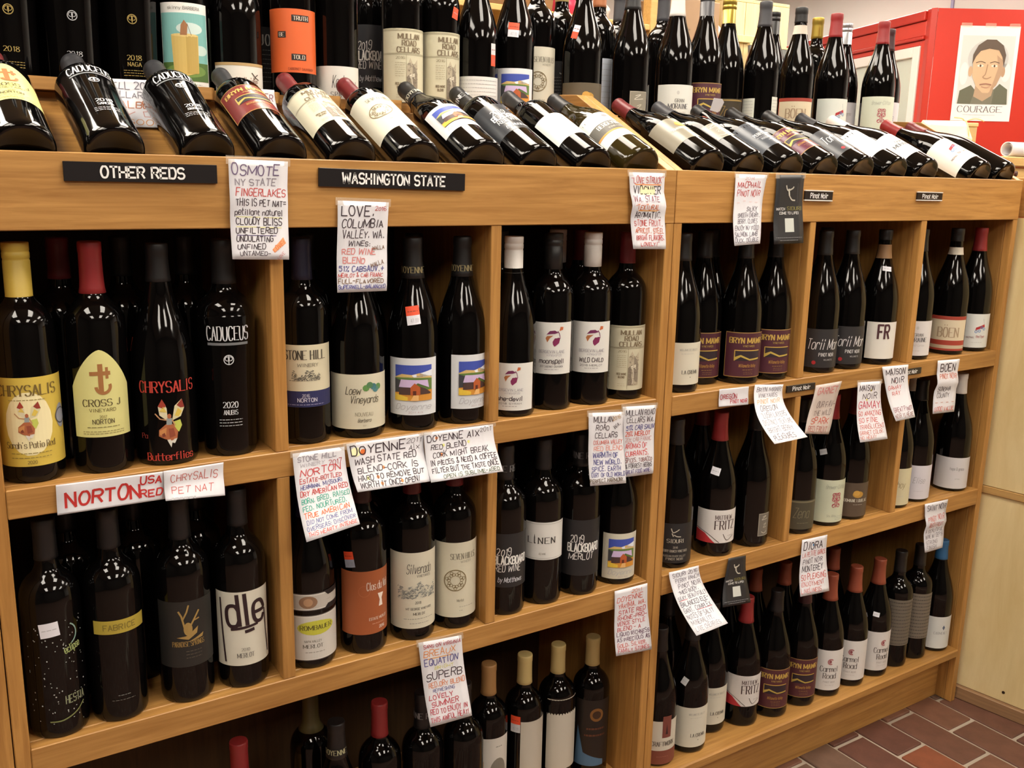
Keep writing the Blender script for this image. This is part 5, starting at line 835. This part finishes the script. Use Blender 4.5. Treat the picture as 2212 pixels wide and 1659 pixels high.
note('breaux', 'lowest note in many colours with large black middle word', [('SANS ON VIRGINIA', 'a83a44', .8, .10, .96), ('BREAUX', 'd88a48', 1.4, .08, .82), ('EQUATION', '4a4a8a', 1.5, .08, .86), ('BRIGHT', 'd0cc6a', .7, .3, .75), ('SUPERB', K, 1.7, .08, .92), ('RED,DRY BLEND', 'd08a6a', 1.1, .12, .96), ('REFRESHING', BL, .7, .2, .7), ('LOVELY', 'b0404c', 1.1, .08, .64), ('SUMMER', 'b0404c', 1.1, .12, .74), ('RED TO ENJOY IN', 'b0404c', 1.1, .06, .92), ('THIS AWFUL HEAT!', 'b0404c', 1.1, .04, .94)], ex_br, seed=21)
# papers tucked into the sloping rack
note('x', 'crumpled note leaning on the rack fascia between two black bottles', [('CELL 2017', '6a6570', 1.4, .10, .95), ('CELLARS', '6a6570', 1.2, .10, .80), ('MALBEC', 'b07050', 1.6, .10, .90), ('Y D', 'c8908a', 1.2, .3, .8), ('GOOD', 'c89060', 1.2, .3, .9)], seed=22, q=((.205, .245, 1.472), (.285, .245, 1.474), (.285, .19, 1.405), (.205, .19, 1.403)), tape=False)
note('x', 'greenish note leaning on the rack beside the russet label', [('WATER', '7a3a4a', 1.6, .10, .90), (' ', K, .8, .1, .5), ('RED T', 'c85a38', 1.4, .2, .9), ('FRUIT', 'a8b0a0', 1.2, .2, .8)], seed=23, q=((.418, .244, 1.472), (.462, .244, 1.472), (.462, .195, 1.412), (.418, .195, 1.412)), tape=False)

# ------------------------------------------------------------------ printed signs on the rails
SIGNB = mat('black_sign_plastic', '1d1a1b', 0.28); WEDGE = mat('white_sign_edge', 'd8d6d0', 0.4)
def sign(label, q, txt, style, col='e6e6e4', fit=.55, hh=.5, edges=False, small=False):
    q = [Vector(c) for c in q]; c = sum(q, Vector())/4; W = (q[1]-q[0]).length; H = (q[3]-q[0]).length
    t = tag(empty('shelf_sign', (c.x, -0.0005, c.z), (0, math.atan2(-(q[1]-q[0]).z, (q[1]-q[0]).x), 0)), label, 'sign')
    hb = H*(0.72 if edges else 1)
    box('plate', (-W/2, -0.0035, -hb/2), (W/2, 0.0, hb/2), SIGNB, t, 0.0004)
    if edges:
        for s in (-1, 1): box('edge_strip', (-W/2, -0.0042, s*H*.44-H*.05), (W/2, 0.0, s*H*.44+H*.05), WEDGE, t, 0.0003)
    p = Pr(); p.text(txt, 0, -hb*hh/2, hb*hh, col, style, W*fit); p.build('lettering', lambda X, Y, l: (X, -0.0036-0.0002*l, Y), t)
sign('black sign with white capitals at the left end of the top rail', ((0.113, 0, 1.3533), (0.296, 0, 1.3529), (0.2956, 0, 1.3297), (0.1121, 0, 1.3299)), 'OTHER REDS', 'heavy', fit=.54, hh=.54)
sign('longest black sign with white capitals in the middle of the top rail', ((0.4352, 0, 1.3527), (0.6681, 0, 1.3489), (0.6675, 0, 1.3243), (0.4346, 0, 1.3275)), 'WASHINGTON STATE', 'heavy', fit=.70, hh=.54)
sign('small white bordered black sign right next to the black hang tag', ((1.4317, 0, 1.3334), (1.5142, 0, 1.3324), (1.5157, 0, 1.3116), (1.4333, 0, 1.3121)), 'Pinot Noir', 'heavy', fit=.62, hh=.6, edges=True)
sign('small white bordered black sign near the right end of the top rail', ((1.7907, 0, 1.3337), (1.881, 0, 1.3331), (1.8815, 0, 1.3131), (1.7926, 0, 1.3142)), 'Pinot Noir', 'heavy', fit=.62, hh=.6, edges=True)
sign('small plain black sign on the upper shelf edge of the right unit', ((1.4275, 0, 0.9429), (1.5131, 0, 0.942), (1.5125, 0, 0.9276), (1.4299, 0, 0.9291)), 'Pinot Noir', 'heavy', fit=.62, hh=.56)
sign('small black sign partly covered by a note on the right unit', ((1.7928, 0, 0.9414), (1.8764, 0, 0.9412), (1.8773, 0, 0.927), (1.7952, 0, 0.9274)), 'Pinot Noir', 'heavy', fit=.62, hh=.56)

# ------------------------------------------------------------------ red booth with poster, far right
REDM = mat('red_gloss_paint', 'bd3020', 0.35, vary=0.08, vscale=3); RDK = mat('red_gloss_trim', 'ab281c', 0.3); WFR = mat('white_window_frame', 'd6d4d2', 0.4)
PANE = mat('window_pane', 'b9c4b8', 0.08, alpha=0.55)
A = Vector((3.867, 1.418, 0)); TT = Vector((0.839, -0.544, 0)); DD = Vector((0.346, 0.938, 0)); NR = Vector((-0.544, -0.839, 0)); NL = Vector((-0.938, 0.346, 0))
booth = tag(empty('red_booth', A), 'large glossy red booth with white framed window behind the shelves', 'booth')
HB = 2.11
P2 = lambda v: (v.x, v.y)
prism('front_panel', [P2(TT*.012), P2(TT*1.2), P2(TT*1.2-NR*.03), P2(TT*.03-NR*.03)], 'z', 0.02, HB-.002, REDM, booth)
prism('corner_post', [P2(TT*.012), P2(TT*.012-NR*.02), P2(DD*.055-NL*.02), P2(DD*.055), P2(DD*.02+NL*.006)], 'z', 0, HB, RDK, booth, .002)
def lf(name, s0, s1, z0, z1, o0, o1, m, bev=.003):
    return prism(name, [P2(DD*s0+NL*o0), P2(DD*s1+NL*o0), P2(DD*s1+NL*o1), P2(DD*s0+NL*o1)], 'z', z0, z1, m, booth, bev)
lf('cornice', .056, 1.45, 2.065, HB-.004, -.03, .012, RDK); lf('head_panel', .056, 1.45, 2.0, 2.064, -.03, .0, REDM); lf('moulding', .056, 1.45, 1.985, 2.0, -.03, .01, RDK)
lf('side_panel', .056, .085, 0.02, 1.984, -.03, -.004, REDM); lf('side_panel', .75, 1.45, 0.02, 1.984, -.03, -.004, REDM); lf('lower_panel', .086, .75, 0.02, 1.15, -.03, -.004, REDM); lf('head_strip', .086, .75, 1.962, 1.984, -.03, -.004, REDM)
lf('window_frame', .087, .133, 1.151, 1.961, -.03, .002, WFR); lf('window_frame', .70, .749, 1.151, 1.961, -.03, .002, WFR); lf('window_frame', .134, .699, 1.915, 1.961, -.03, .002, WFR); lf('window_frame', .134, .699, 1.151, 1.20, -.03, .002, WFR)
lf('window_pane', .134, .699, 1.201, 1.914, -.018, -.014, PANE, 0)
prism('roof', [P2(TT*.03-NR*.031), P2(TT*1.2-NR*.031), P2(TT*1.2+DD*1.4), P2(DD*1.45-NL*.031), P2(DD*.06-NL*.031)], 'z', HB-.03, HB-.01, REDM, booth)
# a poster taped on the front panel
q = [Vector((3.9695, 1.3515, 2.0377)), Vector((4.1905, 1.2082, 2.0335)), Vector((4.1854, 1.2115, 1.6329)), Vector((3.9601, 1.3576, 1.6355))]
PW, PH = .2645, .402; o_ = A + TT*((Vector((3.965, 1.3545, 0))-A).dot(TT))
pst = tag(empty('poster', (o_.x, o_.y, 2.0375), (0, 0, math.atan2(TT.y, TT.x))), 'white paper poster with a painted portrait and one word, on the red booth', 'poster')
pst.location = Vector(pst.location) + NR*.001
box('sheet', (0, -.0012, -PH), (PW, 0, 0), mat('poster_paper', 'dcdcdc', .6), pst, 0)
p = Pr(); X = lambda a, b: (a*PW, -b*PH)
p.rect(.06*PW, -.82*PH, .94*PW, -.10*PH, 'c6c8c6', 0); p.ell(.52*PW, -.34*PH, .34*PW, .20*PH, 'b4b7b6', 1, 24); p.ell(.84*PW, -.48*PH, .08*PW, .1*PH, 'd4d6d4', 1); p.ell(.14*PW, -.5*PH, .07*PW, .12*PH, 'd4d6d4', 1)
p.poly([X(.08, .82), X(.10, .68), X(.28, .62), X(.40, .70), X(.62, .70), X(.76, .60), X(.90, .66), X(.92, .82)], '5c5e4c', 2); p.poly([X(.30, .82), X(.36, .66), X(.68, .66), X(.66, .82)], '6e6c5c', 3); p.poly([X(.36, .58), X(.34, .74), X(.50, .79), X(.64, .73), X(.68, .58)], 'a88f74', 4)
p.ell(.245*PW, -.475*PH, .035*PW, .055*PH, 'b89a7a', 4); p.ell(.79*PW, -.475*PH, .035*PW, .055*PH, 'a88a6e', 4)
p.poly([X(.27, .34), X(.30, .26), X(.42, .20), X(.62, .20), X(.74, .27), X(.78, .36), X(.77, .50), X(.70, .62), X(.58, .70), X(.48, .70), X(.36, .63), X(.28, .52)], 'c2a584', 5); p.poly([X(.66, .30), X(.78, .36), X(.77, .50), X(.70, .62), X(.60, .69), X(.66, .55), X(.70, .44)], 'a98c70', 6)
p.poly([X(.26, .40), X(.26, .30), X(.33, .20), X(.46, .14), X(.62, .14), X(.75, .20), X(.81, .30), X(.79, .42), X(.75, .32), X(.68, .25), X(.52, .235), X(.38, .26), X(.31, .32)], '57493d', 7)
for ex in (.40, .635): p.ell(ex*PW, -.415*PH, .055*PW, .013*PH, 'd8cfc2', 7, 10); p.ell(ex*PW, -.415*PH, .017*PW, .014*PH, '4a3a30', 8, 8); p.line([X(ex-.08, .385), X(ex, .37), X(ex+.08, .385)], .0035, '6a5442', 8, True)
p.line([X(.52, .40), X(.50, .50), X(.46, .535), X(.53, .55), X(.60, .53)], .004, '97795e', 8, True); p.line([X(.42, .615), X(.52, .605), X(.62, .615)], .006, '8f6654', 8, True); p.line([X(.45, .635), X(.53, .645), X(.60, .632)], .003, 'a87a66', 8, True)
p.text('COURAGE', .47*PW, -.905*PH, .062*PH, '4c4244', 'serif', .74*PW, wt=.13); p.greek(.2*PW, .74*PW, -.935*PH, .0016, 'a5a5a5'); p.greek(.36*PW, .52*PW, -.962*PH, .0014, 'b0b0b0')
p.build('print', lambda a, b, l: (a, -.0014-.0003*l, b), pst)
for a in (.1, .5, .9): obj('tape', mesh('tape', [((a-.09)*PW, -.0016, .012), ((a+.09)*PW, -.0016, .012), ((a+.09)*PW, -.0016, -.006), ((a-.09)*PW, -.0016, -.006)], [(0, 1, 2, 3)]), TAPE, pst)
# framed things on the wall above the booth
fr = tag(empty('wall_frame', (5.57, 2.2, 2.28)), 'pale framed picture on the wall above the red booth', 'picture')
box('picture', (-.012, -.25, .0), (.028, .25, .42), mat('pale_print', 'c8ccc6', .5), fr, 0); box('frame', (-.02, -.28, -.03), (.03, -.25, .45), mat('slim_dark_frame', '4a2c34', .4), fr, .002); box('frame', (-.02, .25, -.03), (.03, .27, .45), mat('slim_blue_frame', '8a8cb0', .4), fr, .002); box('frame', (-.02, -.25, -.03), (.03, .25, .0), MATS['slim_blue_frame'], fr, .002)

# ------------------------------------------------------------------ counter right of the rack with things on it
tb = tag(empty('side_table', (2.46, 0.27, 0)), 'wooden counter with a pale edge board at the right margin', 'counter')
box('top', (0, 0, 1.405), (.9, 1.0, 1.432), PINE, tb, .003); box('drawer_front', (.02, .012, 1.368), (.88, .03, 1.402), PINE, tb, .002); box('leg', (.02, .02, 0), (.09, .09, 1.404), PINE, tb, .002); box('leg', (.81, .02, 0), (.88, .09, 1.404), PINE, tb, .002); box('leg', (.02, .9, 0), (.09, .97, 1.404), PINE, tb, .002); box('leg', (.81, .9, 0), (.88, .97, 1.404), PINE, tb, .002)
me = lathe_mesh('knob', [(.005, 0), (.008, .004), (.008, .012), (.004, .014)], 14); me.transform(Matrix.Rotation(R(90), 4, 'X')); o = obj('knob', me, mat('dark_knob', '4a2a1e', .4), tb); o.location = (.185, .012, 1.385)
ps = tag(empty('rolled_poster', (2.632, .300, 1.432+.0215), (0, R(90), R(-8))), 'rolled white poster lying on the counter at the right margin', 'poster')
me = lathe_mesh('roll', [(.0205, 0), (.0205, .36)], 24, False); obj('roll', me, PAPER, ps); md = ps.children[0].modifiers.new('s', 'SOLIDIFY'); md.thickness = .002; md.offset = -1
me = lathe_mesh('inner_turn', [(.015, .001), (.015, .359)], 20, False); obj('inner_turn', me, PAPER, ps)
# paper parcel tied with raffia, kraft box
KRAFT = mat('kraft_board', 'b39a6c', .7, vary=.1, vscale=20); CREAMP = mat('cream_paper', 'e0d4b0', .6, bump=.6, bscale=25)
kb = tag(empty('kraft_box', (2.66, .50, 1.432), (0, 0, R(-28))), 'tan kraft cardboard box in front of the red booth', 'box')
box('carton', (0, 0, 0), (.085, .09, .092), KRAFT, kb, .002); box('lid', (-.002, -.002, .0925), (.087, .092, .104), mat('kraft_lid', 'c2aa7c', .7), kb, .002)
bag = tag(empty('paper_parcel', (2.56, .46, 1.432), (0, 0, R(-30))), 'cream paper parcel tied at one corner with raffia', 'parcel')
bm = bmesh.new(); rg = random.Random(4)
for zz, a, b_ in ((0, .075, .045), (.05, .078, .048), (.085, .07, .03), (.098, .066, .008)):
    for k in range(12): an = 2*math.pi*k/12; bm.verts.new((a*math.copysign(abs(math.cos(an))**.5, math.cos(an))+rg.uniform(-.003, .003), b_*math.copysign(abs(math.sin(an))**.5, math.sin(an))+rg.uniform(-.003, .003), zz+rg.uniform(0, .005)))
bm.verts.ensure_lookup_table()
for r_ in range(3):
    for k in range(12): bm.faces.new([bm.verts[r_*12+k], bm.verts[r_*12+(k+1) % 12], bm.verts[(r_+1)*12+(k+1) % 12], bm.verts[(r_+1)*12+k]])
bm.faces.new([bm.verts[36+k] for k in range(12)]); bm.faces.new([bm.verts[k] for k in range(11, -1, -1)])
me = bpy.data.meshes.new('wrapping'); bm.to_mesh(me); bm.free(); obj('wrapping', me, CREAMP, bag)
def tube_curve(name, pts, r, m, parent):
    cu = bpy.data.curves.new(name, 'CURVE'); cu.dimensions = '3D'; cu.bevel_depth = r; cu.bevel_resolution = 2; s = cu.splines.new('NURBS'); s.points.add(len(pts)-1); s.use_endpoint_u = True; s.order_u = 3
    for i, q_ in enumerate(pts): s.points[i].co = (*q_, 1)
    o = bpy.data.objects.new(name, cu); me = bpy.data.meshes.new_from_object(o); bpy.data.objects.remove(o); return obj(name, me, m, parent, True)
RAF = mat('raffia', 'c9b582', .7)
tube_curve('raffia_tie', [(.062, -.03, .02), (.058, -.05, .06), (.064, -.01, .102), (.07, .02, .106), (.05, -.01, .11), (.03, .0, .112)], .0018, RAF, bag); tube_curve('raffia_tie', [(.064, -.01, .102), (.085, -.02, .115), (.1, -.04, .10)], .0016, RAF, bag)
st = tag(empty('thin_stick', (2.50, .62, 1.432)), 'thin dark stick standing against the white window frame', 'stick')
tube_curve('rod', [(0, 0, 0), (.008, .0, .06), (.02, 0, .165)], .0016, mat('dark_rod', '57504a', .5), st)

# ------------------------------------------------------------------ shelving and stock behind
ss = tag(empty('stock_rack', (0.55, 1.25, 0)), 'honey wood stock rack standing behind the top row of bottles', 'shelf')
for xx in (0, .78, 1.545): box('post', (xx, 0, 0), (xx+.035, .04, 2.4), PINE, ss, .002); box('post', (xx, .42, 0), (xx+.035, .46, 2.4), PINE, ss, .002)
for zz in (.5, 1.0, 1.49, 1.845, 2.2): box('shelf_board', (.036, -.001, zz-.018), (1.544, .459, zz), PINE, ss, .002)
box('back_panel', (.036, .461, .3), (1.544, .47, 2.3), wood('rack_back', '8a6230', 'a0743c', 'x'), ss, 0)
for xx, cap, sh, d in ((.90, 'orange', 'bord', 'orange capped'), (1.06, 'black', 'bord', 'black capped'), (1.22, 'cream', 'bord', 'cream capped'), (1.36, 'grey', 'burg', 'grey capped sloping'), (1.50, 'copper', 'bord', 'copper capped'), (1.63, 'gold', 'bord', 'gold capped'), (1.93, 'dkred', 'bord', 'red capped')):
    bottle('wine_bottle', d + ' bottle glimpsed on the stock rack behind the top row', (xx, 1.36, 1.49), sh, cap, .055, group='bottles on the stock rack')
pk = tag(empty('foil_packet', (1.84, 1.36, 1.845)), 'crumpled pink foil packet on the upper board of the stock rack', 'packet')
me = lathe_mesh('pouch', [(.03, 0), (.055, .02), (.05, .06), (.03, .085), (.045, .11)], 9); obj('pouch', me, mat('pink_foil', 'd23a5a', .3), pk)
bxp = tag(empty('plastic_bundle', (1.95, 1.38, 1.845)), 'white plastic wrapped bundle on the upper board of the stock rack', 'bundle'); me = lathe_mesh('wrap', [(.04, 0), (.06, .02), (.062, .05), (.04, .075), (.015, .082)], 11); obj('wrap', me, mat('cloudy_plastic', 'c9c6c6', .25), bxp)
st_t = tag(empty('stock_table', (2.16, 1.22, 0)), 'plain wooden table carrying cartons behind the right unit', 'table')
box('top', (0, 0, 1.46), (1.3, .8, 1.49), PINE, st_t, .003)
for a, b_ in ((.02, .02), (1.22, .02), (.02, .72), (1.22, .72)): box('leg', (a, b_, 0), (a+.06, b_+.06, 1.459), PINE, st_t, .002)
CARD = mat('brown_carton', 'a08468', .75, vary=.08, vscale=10)
cb = tag(empty('cardboard_box', (2.19, 1.27, 1.49)), 'brown cardboard wine carton with printed bottle marks behind the white capsule', 'box')
box('carton', (0, 0, 0), (.235, .24, .46), CARD, cb, .002); p = Pr()
for x_, z_ in ((.16, .10), (.165, .32)): p.rect(x_, z_, x_+.022, z_+.07, '6d5848', 1); p.rect(x_+.006, z_+.07, x_+.016, z_+.10, '6d5848', 1)
p.greek(.14, .21, .25, .006, '7a6452'); p.greek(.03, .10, .36, .006, '7a6452'); p.greek(.03, .09, .12, .006, '7a6452'); p.build('print', lambda a, b, l: (a, -.0006-.0002*l, b), cb)
gn = tag(empty('ornament_figure', (2.475, 1.33, 1.49)), 'red and white ornament beside the brown carton', 'ornament')
me = lathe_mesh('body', [(.03, 0), (.034, .08), (.03, .2), (.02, .3), (.012, .36)], 18); obj('body', me, mat('ornament_red', 'b8281e', .35), gn); me = lathe_mesh('collar', [(.031, .21), (.033, .24), (.028, .27)], 18, False); obj('collar', me, mat('ornament_white', 'e2d8d0', .5), gn); me = lathe_mesh('topknot', [(.012, .36), (.018, .375), (.012, .39), (.004, .4)], 14); obj('topknot', me, MATS['ornament_white'], gn)
cw = tag(empty('wooden_crate', (2.55, 1.38, 1.49), (0, 0, R(-6))), 'cream wooden wine crate stood on end', 'crate')
CRW = wood('crate_pine', 'd9c48c', 'e8d6a2', 'z', .55)
for i in range(3): box('plank', (.105*i, 0, 0), (.105*i+.103, .012, .5), CRW, cw, .001)
box('crate_side', (0, .0125, 0), (.012, .2, .5), CRW, cw, .001); box('crate_side', (.301, .0125, 0), (.313, .2, .5), CRW, cw, .001); box('crate_top', (0, .0, .501), (.313, .2, .512), CRW, cw, .001); box('batten', (.04, -.012, .36), (.27, -.0005, .385), CRW, cw, .001)
gb = tag(empty('grey_board', (2.62, 1.27, 1.49), (R(-6), 0, 0)), 'flat grey board leaning against the wooden crate', 'board')
box('panel', (0, 0, 0), (.36, .01, .345), mat('grey_panel', '5c6062', .6), gb, .001); box('edge_strip', (0, -.001, .3455), (.36, .011, .352), mat('board_edge', 'c9b98a', .5), gb, .0005)
